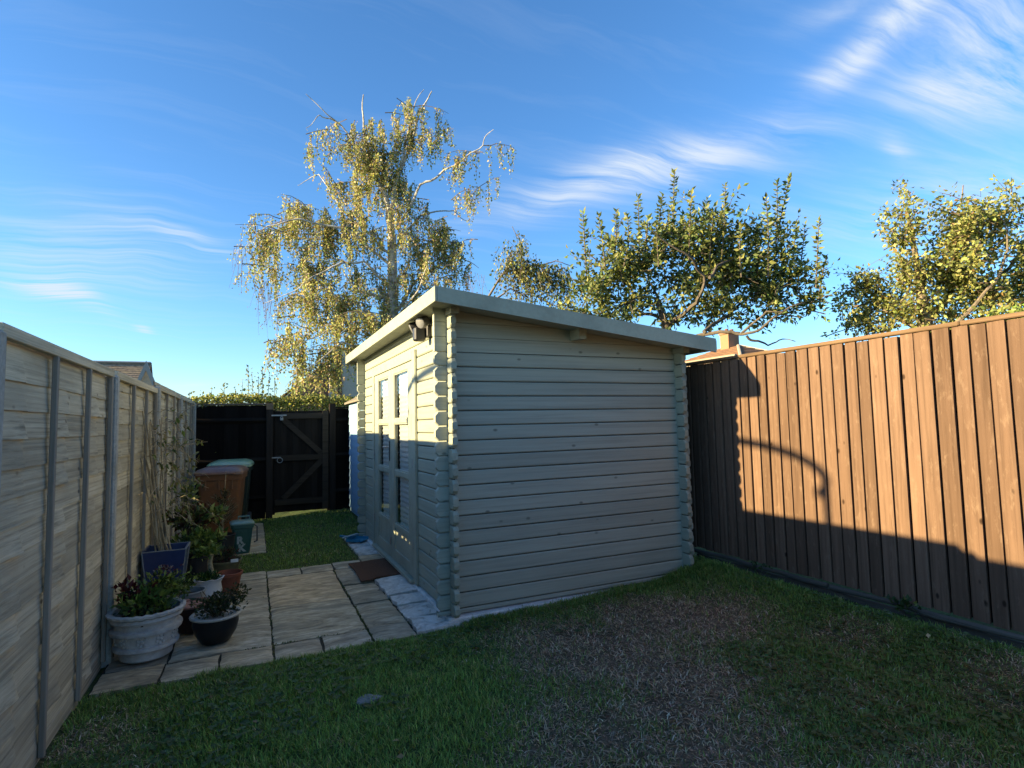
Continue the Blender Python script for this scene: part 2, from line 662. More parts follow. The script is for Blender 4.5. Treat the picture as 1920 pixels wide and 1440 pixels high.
n1 = noise(nt, t.outputs['Object'], 38.0, 8, 0.7)
n2 = noise(nt, t.outputs['Object'], 6.0, 5, 0.6)
c = mixc(nt, ramp(nt, n1, [(0.35, (0.75,) * 3), (0.65, (0, 0, 0))]), a.outputs['Color'], (0.018, 0.015, 0.010))
c = mixc(nt, ramp(nt, n2, [(0.4, (0, 0, 0)), (0.75, (0.5,) * 3)]), c, (0.055, 0.050, 0.025))
L.new(c, b.inputs['Base Color'])
b.inputs['Roughness'].default_value = 0.95
b.inputs['Specular IOR Level'].default_value = 0.1
bump(nt, b, n1, 0.8, 0.02)
lawn = link('lawn_ground', np_mesh('lawn_ground', np.stack([gx, gy, gz], -1).reshape(-1, 3), faces, 4, gc.reshape(-1, 3), True), ma, kind='structure', label='lawn with worn brown patches between the fences')

# ------------------------------------------------------------------ patio
ma, nt, N, L, b = new_mat('sandstone')
v, rnd = obj_coords(nt, (0.45, 1.5, 1), 4)
n1 = noise(nt, v, 6.5, 9, 0.68, 1.1)
n2 = noise(nt, v, 34, 6, 0.65)
n3 = noise(nt, v, 3.2, 5, 0.6)
c = ramp(nt, n1, [(0.32, (0.17, 0.145, 0.105)), (0.45, (0.40, 0.345, 0.24)), (0.56, (0.54, 0.475, 0.345)), (0.70, (0.72, 0.66, 0.52))])
tint = ramp(nt, rnd, [(0.0, (0.80, 0.76, 0.72)), (0.3, (1.05, 1.0, 0.95)), (0.5, (0.85, 0.86, 0.88)), (0.7, (1.15, 1.0, 0.84)), (0.85, (0.95, 0.95, 0.92)), (1.0, (0.55, 0.54, 0.55))])
c = mixc(nt, 1.0, c, tint, 'MULTIPLY')
c = mixc(nt, ramp(nt, n2, [(0.3, (0.6,) * 3), (0.55, (0, 0, 0))]), c, (0.13, 0.12, 0.095))
c = mixc(nt, ramp(nt, n3, [(0.50, (0, 0, 0)), (0.70, (0.7,) * 3)]), c, (0.16, 0.15, 0.115))
L.new(c, b.inputs['Base Color'])
b.inputs['Roughness'].default_value = 0.85
b.inputs['Specular IOR Level'].default_value = 0.25
bump(nt, b, n1, 0.5, 0.02)
M['slab'] = ma
ma, nt, N, L, b = new_mat('pale_riven_stone')
v, rnd = obj_coords(nt, (1, 1, 1), 4)
n1 = noise(nt, v, 8.0, 9, 0.7, 1.4)
n2 = noise(nt, v, 5.0, 7, 0.65)
c = ramp(nt, n1, [(0.30, (0.20, 0.19, 0.17)), (0.45, (0.52, 0.505, 0.46)), (0.65, (0.72, 0.705, 0.66))])
c = mixc(nt, ramp(nt, n2, [(0.5, (0, 0, 0)), (0.68, (0.75,) * 3)]), c, (0.22, 0.205, 0.165))
L.new(c, b.inputs['Base Color'])
b.inputs['Roughness'].default_value = 0.85
bump(nt, b, n1, 0.7, 0.02)
M['slab_pale'] = ma
M['grout'] = plain('mortar_bed', (0.045, 0.042, 0.032), 0.95, 0.1, 40, 0.4, 0.5)

bed = MB().box((-0.86, 4.14, -0.10), (1.40, 6.71, -0.022)).build('patio', M['grout'], kind='structure', label='sandstone paved patio beside the cabin')


def slab_mesh(x0, x1, y0, y1, z, seed, rough=0.004, thick=0.05):
    r = np.random.default_rng(seed)
    nx_, ny_ = max(5, int((x1 - x0) / 0.05)), max(5, int((y1 - y0) / 0.05))
    u, w = np.meshgrid(np.linspace(0, 1, nx_ + 1), np.linspace(0, 1, ny_ + 1), indexing='ij')
    X, Y = x0 + u * (x1 - x0), y0 + w * (y1 - y0)
    e = np.minimum(np.minimum(u * (x1 - x0), (1 - u) * (x1 - x0)), np.minimum(w * (y1 - y0), (1 - w) * (y1 - y0)))
    o = r.random() * 40
    Z = z + rough * 3 * (fbm(X + o, Y + o, 6.0) - 0.5) - 0.010 * np.exp(-e / 0.012)
    je = (0.007 + (0.008 if rough > 0.008 else 0)) * (vnoise(X * 9 + o, Y * 9, 2.2) - 0.5) * 2
    X = X + np.where((u == 0) | (u == 1), je, 0)
    Y = Y + np.where((w == 0) | (w == 1), je, 0)
    top = np.stack([X, Y, Z], -1).reshape(-1, 3)
    mb = MB()
    nn = ny_ + 1
    fs = [(i * nn + j, (i + 1) * nn + j, (i + 1) * nn + j + 1, i * nn + j + 1) for i in range(nx_) for j in range(ny_)]
    loop = [i * nn for i in range(nx_ + 1)] + [nx_ * nn + j for j in range(1, nn)] + [i * nn + ny_ for i in range(nx_ - 1, -1, -1)] + [j for j in range(ny_ - 1, 0, -1)]
    base = len(top)
    low = [(top[i][0], top[i][1], z - thick) for i in loop]
    for i in range(len(loop)):
        j = (i + 1) % len(loop)
        fs.append((loop[j], loop[i], base + i, base + j))
    mb.add(list(map(tuple, top)) + low, fs)
    return mb


J = 0.008
SL = []
for x0, x1 in ((-.86, -.51), (-.51, -.19), (-.19, .14), (.14, .455), (.455, .79)):
    SL.append((x0, x1, 4.12, 4.43, 0))
for (x0, x1, y0, y1) in ((.14, .79, 4.43, 5.33), (.14, .79, 5.33, 6.41), (-.50, .14, 4.43, 5.70), (-.86, -.50, 4.43, 5.3), (-.86, -.50, 5.3, 6.2), (-.50, .14, 5.70, 6.41),
                         (-.86, -.50, 6.2, 6.72), (-.5, -.19, 6.41, 6.72), (-.19, .14, 6.41, 6.72), (.14, .478, 6.41, 6.72), (.478, .81, 6.41, 6.72), (.81, 1.12, 6.41, 6.74)):
    SL.append((x0, x1, y0, y1, 0))
yy = [4.12, 4.45, 4.775, 5.07, 5.395, 5.72, 6.07, 6.41]
for y0, y1 in zip(yy[:-1], yy[1:]):
    SL.append((.79, 1.10, y0, y1, 0))
for i, (x0, x1, y0, y1, z) in enumerate(SL):
    slab_mesh(x0 + J, x1 - J, y0 + J, y1 - J, -0.004 + 0.006 * random.uniform(-1, 1), i).build('slab', M['slab'], bed, True)
for i, (x0, x1, y0, y1) in enumerate(((1.10, 1.44, 4.16, 4.45), (1.10, 1.385, 4.46, 4.80), (1.10, 1.385, 4.81, 5.10), (1.09, 1.385, 5.11, 5.72))):
    slab_mesh(x0 + J, x1 - J, y0 + J, y1 - J, 0.022 + 0.006 * random.uniform(-1, 1), 50 + i, 0.013, 0.07).build('pale_slab', M['slab_pale'], bed, True)
slab_mesh(1.12, 1.385, 6.45, 6.85, 0.012, 60, 0.006, 0.07).build('slab', M['slab'], bed, True)
slab_mesh(1.13, 1.46, 6.87, 7.98, 0.015, 61, 0.012, 0.07).build('pale_slab', M['slab_pale'], bed, True)

pth = MB().box((-0.34, 7.62, -0.06), (0.17, 10.1, -0.004)).build('path', M['grout'], kind='structure', label='narrow paved strip beside the bins')
for i, (y0, y1) in enumerate(((7.62, 8.1), (8.1, 8.72), (8.72, 9.35), (9.35, 10.05))):
    slab_mesh(-0.33, 0.155, y0 + J, y1 - J, 0.012, 70 + i, 0.006, 0.05).build('slab', M['slab'], pth, True)

# concrete base under the cabin
MB().box((1.36, 4.20, -0.08), (3.74, 7.95, 0.035), 0.01).build('cabin_base', plain('pale_concrete', (0.66, 0.65, 0.62), 0.9, 0.2, 18, 0.2, 0.3, dirt=(0.25, 0.24, 0.2)), kind='structure', label='pale concrete base under the cabin')

# ================================================================== the log cabin
cabin = thing('log_cabin', 'grey-green timber log cabin with glazed double doors and sloping roof', 'summerhouse', (2.5, 6.0, 0.04))
PH, TH, PR = 0.1175, 0.044, 0.102          # board pitch, thickness, corner overrun
XF, XB, YN, YB = 1.388, 3.66, 4.25, 7.856  # outer face of front, inner face of back, outer face of near side, near face of far side


def zroof(x):
    return 2.436 - 0.1045 * (x - 1.207)


def log_mesh(length, h=PH, t=TH, g=0.008, ec=0.027, along=0, e0=True, e1=True):
    """log board from 0..length; z 0..h; thickness 0..t; chamfered long edges and clipped ends"""
    secs = []
    if e0:
        secs += [(0.0, ec), (ec * 0.9, 0.0)]
    else:
        secs += [(0.0, 0.0)]
    if e1:
        secs += [(length - ec * 0.9, 0.0), (length, ec)]
    else:
        secs += [(length, 0.0)]
    v, f = [], []
    gp = 0.0034
    for s_, d in secs:
        z0, z1 = gp + d, h - gp - d
        ring = [(0, z0 + g), (0, z1 - g), (g, z1), (t - g, z1), (t, z1 - g), (t, z0 + g), (t - g, z0), (g, z0)]
        for y, z in ring:
            v.append((s_, y, z) if along == 0 else (y, s_, z))
    for k in range(len(secs) - 1):
        for i in range(8):
            j = (i + 1) % 8
            q_ = (k * 8 + i, k * 8 + j, k * 8 + 8 + j, k * 8 + 8 + i)
            f.append(q_ if along == 0 else q_[::-1])
    f.append(tuple(range(8)))
    f.append(tuple(range(len(secs) * 8 - 1, len(secs) * 8 - 9, -1)))
    return MB().add(v, f)


# side walls (boards run along x)
SX0, SX1 = XF - PR, XB + TH + PR
me_side = log_mesh(SX1 - SX0).mesh('log_board')
ZS = 0.082
for (y0) in (YN, YB):
    hb = log_mesh(SX1 - SX0, ZS - 0.042).mesh('log_board')
    place('log_board', hb, M['paint'], cabin, (SX0, y0, 0.042))
    k = 0
    while True:
        z = ZS + PH * k
        if z + PH <= zroof(SX1) + 0.004:
            place('log_board', me_side, M['paint'], cabin, (SX0, y0, z))
        elif z < zroof(SX0) - 0.02:
            # upper boards run out against the slope of the roof
            zt = z + PH - 0.0015
            xr = min(SX1, 1.207 + (2.436 - (z + 0.004)) / 0.1045)
            xl = 1.207 + (2.436 - zt) / 0.1045
            x_a = SX0
            poly = [(x_a, z + 0.0015), (xr, z + 0.0015)]
            if xr >= SX1 - 1e-6:
                poly.append((xr, zroof(xr)))
            if xl > x_a:
                poly += [(min(xl, xr), zt), (x_a, zt)]
            else:
                poly.append((x_a, zroof(x_a)))
            MB().prism(poly, 1, y0 + TH, y0).build('log_board', M['paint'], cabin)
        else:
            break
        k += 1

# front and back walls (boards run along y), half a board out of step
FY0, FY1 = YN - PR - 0.003, YB + TH + PR
DY0, DY1, DZ = 5.17, 7.24, 2.215            # door opening
me_near = log_mesh(DY0 - FY0, along=1, e1=False).mesh('log_board')
me_far = log_mesh(FY1 - DY1, along=1, e0=False).mesh('log_board')
me_full = log_mesh(FY1 - FY0, along=1).mesh('log_board')
ZF = 0.024
k = 0
while ZF + PH * k < 2.40:
    z = ZF + PH * k
    if k == 0:
        h0 = ZF + PH - 0.042
        place('log_board', log_mesh(DY0 - FY0, h0, along=1, e1=False).mesh('log_board'), M['paint_y'], cabin, (XF, FY0, 0.042))
        place('log_board', log_mesh(FY1 - DY1, h0, along=1, e0=False).mesh('log_board'), M['paint_y'], cabin, (XF, DY1, 0.042))
    elif z + PH <= DZ + 0.03:
        place('log_board', me_near, M['paint_y'], cabin, (XF, FY0, z))
        place('log_board', me_far, M['paint_y'], cabin, (XF, DY1, z))
    else:
        hh = min(PH, 2.405 - z)
        place('log_board', log_mesh(FY1 - FY0, hh, along=1).mesh('log_board'), M['paint_y'], cabin, (XF, FY0, z))
    k += 1
k = 0
while ZF + PH * k < 2.10:
    z = ZF + PH * k
    hh = min(PH, 2.165 - z)
    if k == 0:
        place('log_board', log_mesh(FY1 - FY0, ZF + PH - 0.042, along=1).mesh('log_board'), M['paint_y'], cabin, (XB, FY0, 0.042))
    else:
        place('log_board', me_full if hh == PH else log_mesh(FY1 - FY0, hh, along=1).mesh('log_board'), M['paint_y'], cabin, (XB, FY0, z))
    k += 1

# floor, and dark sheets added in the walls as shade behind the joints
MB().prism([(XF + 0.03, 0.045), (XB + 0.02, 0.045), (XB + 0.02, zroof(XB + 0.02) - 0.01), (XF + 0.03, zroof(XF + 0.03) - 0.01)], 1, YN + 0.026, YN + 0.018).build('joint_shade_sheet', M['dark'], cabin)
for a_, b_ in ((FY0 + 0.03, DY0), (DY1, FY1 - 0.03)):
    MB().box((XF + 0.018, a_, 0.045), (XF + 0.026, b_, 2.36)).build('joint_shade_sheet', M['dark'], cabin)
MB().box((XB + 0.018, FY0 + 0.03, 0.045), (XB + 0.026, FY1 - 0.03, 2.13)).build('joint_shade_sheet', M['dark'], cabin)
MB().box((XF + 0.05, YN + 0.05, 0.05), (XB - 0.01, YB - 0.01, 0.07)).build('floor_board', M['dark'], cabin)

# purlins, roof deck, felt, fascias
RX0, RX1, RY0, RY1 = 1.207, 3.852, 3.925, 8.24
for xc in (XF + 0.022, 2.555, XB + 0.022):
    zt = zroof(xc) - 0.002
    hh = 0.085 if xc == 2.555 else 0.05
    MB().prism([(xc - 0.035, zt - hh), (xc + 0.035, zt - hh), (xc + 0.035, zroof(xc + 0.035) - 0.002), (xc - 0.035, zroof(xc - 0.035) - 0.002)], 1, RY1 - 0.12, 4.10).build('purlin', M['paint_y'], cabin)
n_deck = 30
yb = np.linspace(RY0 + 0.012, RY1 - 0.012, n_deck + 1)
for i in range(n_deck):
    MB().prism([(RX0 + 0.012, zroof(RX0 + 0.012)), (RX1 - 0.012, zroof(RX1 - 0.012)), (RX1 - 0.012, zroof(RX1) + 0.020), (RX0 + 0.012, zroof(RX0) + 0.020)], 1, yb[i + 1] - 0.0015, yb[i] + 0.0015).build('roof_board', M['paint'], cabin)
felt = MB().prism([(RX0 + 0.004, zroof(RX0) + 0.022), (RX1 - 0.004, zroof(RX1) + 0.022), (RX1 - 0.004, zroof(RX1) + 0.068), (RX0 + 0.004, zroof(RX0) + 0.068)], 1, RY1 - 0.004, RY0 + 0.004).build('roof_felt', M['felt'], cabin)
FB, FT = -0.038, 0.075
MB().box((RX0 - 0.020, RY0 - 0.022, zroof(RX0) + FB), (RX0, RY1 + 0.022, zroof(RX0) + FT), 0.003).build('fascia', M['paint_plain'], cabin)
for yA, yB_ in ((RY0 - 0.020, RY0), (RY1, RY1 + 0.020)):
    MB().prism([(RX0 + 0.002, zroof(RX0) + FB), (RX1 + 0.010, zroof(RX1 + .01) + FB - 0.008), (RX1 + 0.010, zroof(RX1 + .01) + FT + 0.004), (RX0 + 0.002, zroof(RX0) + FT)], 1, yB_, yA).build('fascia', M['paint_plain'], cabin)
MB().box((RX1 + 0.011, RY0 - 0.01, zroof(RX1) + FB + 0.01), (RX1 + 0.028, RY1 + 0.01, zroof(RX1) + FT - 0.01), 0.003).build('fascia', M['paint_plain'], cabin)

# door frame
FR = XF - 0.022
for (y0, y1, z0, z1) in ((DY0, DY0 + 0.10, 0.045, DZ), (DY1 - 0.10, DY1, 0.045, DZ), (DY0 + 0.10, DY1 - 0.10, DZ - 0.085, DZ)):
    MB().box((FR, y0, z0), (XF + 0.06, y1, z1), 0.004).build('door_frame', M['paint_plain'], cabin)
MB().box((FR - 0.03, DY0 + 0.10, 0.042), (XF + 0.06, DY1 - 0.10, 0.075), 0.004).build('door_sill', M['paint_plain'], cabin)
for y0, y1 in ((DY0 - 0.012, DY0 - 0.001), (DY1 + 0.001, DY1 + 0.012)):
    MB().box((XF - 0.012, y0, 0.05), (XF - 0.001, y1, DZ)).build('trim', M['paint_plain'], cabin)

# panes: clear glass with a real reflection
ma, nt, N, L, b = new_mat('window_glass')
N.remove(b)
gl = N.new('ShaderNodeBsdfGlossy')
gl.inputs['Roughness'].default_value = 0.02
gl.inputs['Color'].default_value = (0.95, 0.97, 1.0, 1)
tr = N.new('ShaderNodeBsdfTransparent')
tr.inputs['Color'].default_value = (0.88, 0.92, 0.92, 1)
lw = N.new('ShaderNodeLayerWeight')
lw.inputs['Blend'].default_value = 0.5
p5 = N.new('ShaderNodeMath')
p5.operation = 'POWER'
p5.inputs[1].default_value = 4.0
L.new(lw.outputs['Facing'], p5.inputs[0])
mul = N.new('ShaderNodeMath')
mul.operation = 'MULTIPLY_ADD'
mul.inputs[1].default_value = 0.9
mul.inputs[2].default_value = 0.05
L.new(p5.outputs[0], mul.inputs[0])
mx = N.new('ShaderNodeMixShader')
L.new(mul.outputs[0], mx.inputs[0])
L.new(tr.outputs[0], mx.inputs[1])
L.new(gl.outputs[0], mx.inputs[2])
L.new(mx.outputs[0], N['Material Output'].inputs['Surface'])
M['glass'] = ma
M['blind'] = plain('blind_fabric', (0.62, 0.60, 0.55), 0.7, 0.3, 30, 0.05, 0.05)

YM = 6.222                                   # where the two leaves meet
ZROW = [(0.475, 0.985), (1.035, 1.53), (1.575, 2.06)]
for side, (y0, y1, lab) in enumerate(((DY0 + 0.104, YM - 0.003, 'right-hand glazed door leaf'), (YM + 0.003, DY1 - 0.104, 'left-hand glazed door leaf'))):
    XD0, XD1 = XF - 0.012, XF + 0.030
    s0, s1 = (0.105, 0.15) if side == 0 else (0.125, 0.175)
    gy0, gy1 = y0 + s0, y1 - s1 if side == 0 else y1 - 0.175
    if side == 0:
        gy0, gy1 = 5.465, 6.075
    else:
        gy0, gy1 = 6.352, 6.925
    mb = MB()
    ch = 0.004
    mb.box((XD0, y0, 0.08), (XD1, gy0, 2.125), ch)
    mb.box((XD0, gy1, 0.08), (XD1, y1, 2.125), ch)
    for z0, z1 in ((0.08, 0.20), (0.425, 0.475), (0.985, 1.035), (1.53, 1.575), (2.06, 2.125)):
        mb.box((XD0 + 0.001, gy0 - 0.001, z0), (XD1 - 0.001, gy1 + 0.001, z1), ch)
    door = mb.build('door', M['paint_plain'], cabin, label=lab)
    MB().box((XD0 + 0.012, gy0, 0.20), (XD1 - 0.012, gy1, 0.425)).build('lower_panel', M['paint_plain'], door)
    for z0, z1 in ZROW:
        MB().add([(XF + 0.007, gy0, z0), (XF + 0.007, gy1, z0), (XF + 0.007, gy1, z1), (XF + 0.007, gy0, z1)], [(0, 3, 2, 1)]).build('pane', M['glass'], door)
        # glazing beads
        bd = MB()
        for a0, a1, c0, c1 in ((gy0, gy1, z0, z0 + .012), (gy0, gy1, z1 - .012, z1), (gy0, gy0 + .012, z0 + .012, z1 - .012), (gy1 - .012, gy1, z0 + .012, z1 - .012)):
            bd.box((XF - 0.004, a0, c0), (XF + 0.0055, a1, c1))
        bd.build('glazing_bead', M['paint_plain'], door)
    # pleated blind hung behind the glass
    v_, f_ = [], []
    zb = np.linspace(0.47, 2.07, 63)
    off = 0.05 if side == 0 else 0.035
    for i, z in enumerate(zb):
        x = XF + 0.034 + (0.006 if i % 2 else 0.0)
        v_ += [(x, gy0 - 0.01, z), (x, gy1 - off - (0.014 if i % 2 else 0), z)]
    f_ = [(2 * i, 2 * i + 2, 2 * i + 3, 2 * i + 1) for i in range(len(zb) - 1)]
    MB().add(v_, f_).build('pleated_blind', M['blind'], door, kind='stuff')
    # hinges
    yh = y0 + 0.004 if side == 0 else y1 - 0.004
    for z in (0.35, 1.1, 1.95):
        MB().tube([(XD0 - 0.006, yh, z), (XD0 - 0.006, yh, z + 0.09)], 0.007, 8).build('hinge', M['metal'], door)
    if side == 1:
        MB().box((XD0 - 0.006, YM + 0.05, 1.12), (XD0 - 0.001, YM + 0.085, 1.34), 0.003).build('handle_plate', plain('dark_steel', (0.06, 0.06, 0.06), 0.35, 0.5, metal=0.6), door)
        MB().tube([(XD0, YM + 0.067, 1.27), (XD0 - 0.045, YM + 0.067, 1.27), (XD0 - 0.05, YM + 0.10, 1.272), (XD0 - 0.05, YM + 0.18, 1.272)], 0.0085, 8).build('handle', M['metal'], door, True)
        MB().box((XD0 - 0.012, YM + 0.02, 0.22), (XD0 - 0.001, YM + 0.05, 0.30), 0.003).build('bolt', M['metal'], door)

# ================================================================== left fence: lap panels between concrete posts
lf = thing('panel_fence', 'weathered grey wooden lap-panel fence with concrete posts along the left', 'fence', (-0.9, 4.6, 0.0))
POST_Y = [-4.95, -3.04, -1.12, 0.76, 2.665, 4.65, 6.58, 8.51, 10.44]
XL = -0.905


def lap_mesh(length, h, seed, top_ext=0.022, wave=0.007, comb=None):
    r = np.random.default_rng(seed)
    nx_, nz_ = 84, 4
    o = r.random() * 50
    u, w = np.meshgrid(np.linspace(0, 1, nx_ + 1), np.linspace(0, 1, nz_ + 1), indexing='ij')
    Y = u * length
    bot = wave * 1.7 * (fbm(Y + o, Y * 0 + o, 2.2) - 0.5) - 0.004
    top = h + top_ext + 0.006 * (vnoise(Y + o, Y * 0 + 2 + o, 3.0) - 0.5)
    if comb is not None:
        top = top - comb(Y)
    Z = bot + w * (top - bot)
    X = 0.011 * (1 - w) + 0.012 * (fbm(Y + o, Z * 1.5 + o, 3.0) - 0.5) * (1 - 0.6 * w)
    for yc_ in (0.36, 0.98, 1.60):            # boards spring away between the battens
        if r.random() < 0.8:
            u_ = (Y - yc_ - 0.04 * (r.random() - .5)) + 0.25 * (Z - 0.06)
            X = X + (0.010 + 0.010 * r.random()) * np.where(u_ < 0, np.exp(-(u_ / 0.11) ** 2), np.exp(-(u_ / 0.016) ** 2)) * (1 - 0.75 * w)
    nn = nz_ + 1
    front = np.stack([X, Y, Z], -1).reshape(-1, 3)
    back = front - np.array([0.007, 0, 0])
    K = len(front)
    f = []
    for i in range(nx_):
        for j in range(nz_):
            a_, b_, c_, d_ = i * nn + j, (i + 1) * nn + j, (i + 1) * nn + j + 1, i * nn + j + 1
            f += [(a_, b_, c_, d_), (K + d_, K + c_, K + b_, K + a_)]
        f += [(i * nn, K + i * nn, K + (i + 1) * nn, (i + 1) * nn), (i * nn + nz_, (i + 1) * nn + nz_, K + (i + 1) * nn + nz_, K + i * nn + nz_)]
    return MB().add(list(map(tuple, front)) + list(map(tuple, back)), f)


BH = 0.120
variants = [lap_mesh(1.92, BH, s).mesh('lap_board', True) for s in range(18)]


def comb_fn(Y):
    """worn dips in a board edge that let the low sun through"""
    g_ = np.zeros_like(Y)
    for c_, w_, a_ in ((1.65, .075, .026), (1.39, .045, .021), (1.25, .05, .019), (1.06, .035, .017)):
        g_ = np.maximum(g_, a_ * np.exp(-((Y - c_) / w_) ** 4))
    return g_


me_batten_cache = {}
for pi in range(len(POST_Y) - 1):
    y0, y1 = POST_Y[pi] + 0.05, POST_Y[pi + 1] - 0.05
    zt = 1.925
    if y0 > 6.0:
        zt = 1.965
    if y1 < 2.8:
        zt = 1.865
    hole = abs(y0 - 4.70) < 0.1
    z0 = 0.005 if hole else (0.045 if y0 < 6 else 0.06)
    nb = int(round((zt - 0.03 - z0) / BH))
    for i in range(nb):
        z = z0 + BH * i
        if hole and i == 7:
            me = lap_mesh(1.92, BH, 90, 0.004, 0.003, comb_fn).mesh('lap_board', True)
        elif hole and i == 8:
            me = lap_mesh(1.92, BH, 91, 0.028, 0.002).mesh('lap_board', True)
        else:
            me = random.choice(variants)
        o = place('lap_board', me, M['lap'], lf, (XL, y0 - 0.015, z))
    # frame: battens, top rail and back rails
    for yb_ in (y0 + 0.012, y0 + 0.665, y0 + 1.27, y1 - 0.045):
        hgt = round(zt - 0.05 - 0.012, 3)
        if hgt not in me_batten_cache:
            me_batten_cache[hgt] = MB().box((0, 0, 0), (0.024, 0.030, hgt), 0.003).mesh('batten')
        o = place('batten', me_batten_cache[hgt], M['lap_v'], lf, (XL + 0.016, yb_ + random.uniform(-.006, .006), 0.012))
        o.rotation_euler = (random.uniform(-.004, .004), random.uniform(0, .006), 0)
    MB().box((XL - 0.012, y0 - 0.012, -0.07), (XL + 0.012, y1 + 0.012, 0.075), 0.004).build('gravel_board', M['lap'], lf)
    MB().box((XL + 0.012, y0, zt - 0.052), (XL + 0.046, y1, zt), 0.004).build('top_rail', M['lap'], lf)
    MB().box((XL - 0.035, y0 - 0.012, zt - 0.150), (XL - 0.012, y1 + 0.012, zt - 0.006), 0.004).build('back_rail', M['lap'], lf)  # extra height added to block sun leaking below the top rail
for py in POST_Y:
    zt = 1.90 if py < 6 else 1.955
    MB().box((XL - 0.06, py - 0.040, -0.05), (XL + 0.062, py + 0.040, zt - 0.01), 0.012).build('post', M['concrete'], lf)

# ================================================================== right fence: brown close-boarded
RXF = 4.0
rf = thing('board_fence', 'sunlit brown close-boarded fence running along the right side', 'fence', (RXF, 3.0, 0.2))
bv = [MB().prism([(0, 0.0), (0.012, -0.002), (0.114 + d, 0.004), (0.118 + d, 0.008), (0.118 + d, 0.022), (0, 0.018)], 2, 0.0, 1.80) for d in (-0.034, -0.026, -0.018)]
bmesh_ = []
for mb in bv:   # poly is (along y, depth x): swap into place
    mb.v = [(p[1], p[0], p[2]) for p in mb.v]
    mb.f = [q_[::-1] for q_ in mb.f]
    bmesh_.append(mb.mesh('fence_board'))
back_strip = MB().box((0, 0, 0), (0.012, 0.07, 1.79)).mesh('gap_shade_strip')
y = -1.6
while y < 8.6:
    k = random.choice((0, 1, 1, 2))
    wd = (0.084, 0.092, 0.100)[k]
    o = place('fence_board', bmesh_[k], M['brown'], rf, (RXF + random.uniform(-.003, .003), y, 0.245 + random.uniform(-.01, .004)))
    o.rotation_euler = (random.uniform(-.003, .003), random.uniform(-.002, .002), 0)
    place('gap_shade_strip', back_strip, M['black_v'], rf, (RXF + 0.040, y + wd - 0.030, 0.245))  # black strips behind the gaps stand in for shade between the boards
    y += wd + random.uniform(0.007, 0.013)
for i, yc in enumerate(np.arange(-1.65, 8.6, 1.83)):
    MB().box((RXF - 0.016, yc, 2.045), (RXF + 0.045, yc + 1.826, 2.074), 0.006).build('capping', M['brown_y'], rf)
for z in (0.45, 1.15, 1.8):
    MB().box((RXF + 0.054, -1.6, z), (RXF + 0.10, 8.6, z + 0.075)).build('rail', M['brown_y'], rf)
gb = thing('timber_edging', 'old grey timber edging at the foot of the brown fence', 'edging', (RXF, 3.0, 0.1))
for yc, ln in ((-1.6, 2.6), (1.02, 1.95), (2.99, 1.55)):
    pts = [(RXF - 0.045 + 0.008 * math.sin(yc + k), yc + ln * k / 8, 0.225 + 0.006 * math.sin(2.1 * k + yc)) for k in range(9)]
    MB().tube(pts, [0.019 + 0.003 * math.sin(k * 1.7) for k in range(9)], 9).build('edging_rail', M['old_y'], gb, True)
for yc, ln in ((-1.6, 3.1), (1.52, 2.9)):
    MB().box((RXF - 0.020, yc, 0.06), (RXF + 0.012, yc + ln, 0.19), 0.008).build('gravel_board', M['old_y'], gb)

# ================================================================== back fence, gate
YBK = 10.5
bf = thing('back_fence', 'dark stained close-boarded fence at the bottom of the garden', 'fence', (0, YBK, 0))
bb = MB().prism([(0, 0), (0.112, 0.010), (0.114, 0.024), (0, 0.008)], 2, 0, 1.80).mesh('fence_board')
bbs = MB().prism([(0, 0), (0.112, 0.010), (0.114, 0.024), (0, 0.008)], 2, 0, 1.72).mesh('fence_board')
for x in np.arange(-0.87, 0.16, 0.108):
    place('fence_board', bb, M['black_v'], bf, (x, YBK + random.uniform(0, .004), 0.10))
for x in np.arange(1.335, 4.2, 0.108):
    place('fence_board', bbs, M['black_v'], bf, (x, YBK + random.uniform(0, .004), 0.12))
for (x0, x1, zs) in ((-0.87, 0.195, (0.32, 0.95, 1.62)), (1.335, 4.2, (0.35, 0.98, 1.60))):
    for z in zs:
        MB().prism([(YBK - 0.045, z + 0.025), (YBK - 0.001, z - 0.015), (YBK - 0.001, z + 0.075), (YBK - 0.038, z + 0.045)], 0, x0, x1).build('rail', M['black_h'], bf)
MB().box((-0.88, YBK - 0.03, 1.905), (0.20, YBK + 0.045, 1.935), 0.005).build('capping', wood('dark_capping', (0.16, 0.125, 0.09), 0, 0.8), bf)
MB().box((1.335, YBK - 0.03, 1.845), (4.2, YBK + 0.045, 1.868), 0.005).build('capping', M['black_h'], bf)
MB().box((-0.88, YBK - 0.012, 0.0), (0.195, YBK + 0.02, 0.10), 0.005).build('gravel_board', M['black_h'], bf)
MB().box((1.335, YBK - 0.012, 0.02), (4.2, YBK + 0.02, 0.12), 0.005).build('gravel_board', M['black_h'], bf)
M['post_dark'] = wood('dark_post', (0.034, 0.026, 0.021), 2, 0.9, 0.35, 0.3, 0.5, 0.1, spec=0.04)
for (x0, x1, zt) in ((0.20, 0.305, 1.945), (1.225, 1.33, 1.925)):
    MB().box((x0, YBK - 0.055, 0.0), (x1, YBK + 0.05, zt), 0.006).build('gate_post', M['post_dark'], bf)
MB().box((0.20, YBK - 0.060, 1.83), (0.305, YBK - 0.0565, 1.935)).build('post_patch', wood('bare_pine', (0.24, 0.15, 0.085), 0, 0.8), bf)

for x0, x1 in ((0.285, 0.345), (1.19, 1.24)):
    MB().box((x0, YBK + 0.012, 0.05), (x1, YBK + 0.034, 1.82)).build('slit_filler', M['post_dark'], bf)  # strips added behind the gate to block bright slits beside the posts

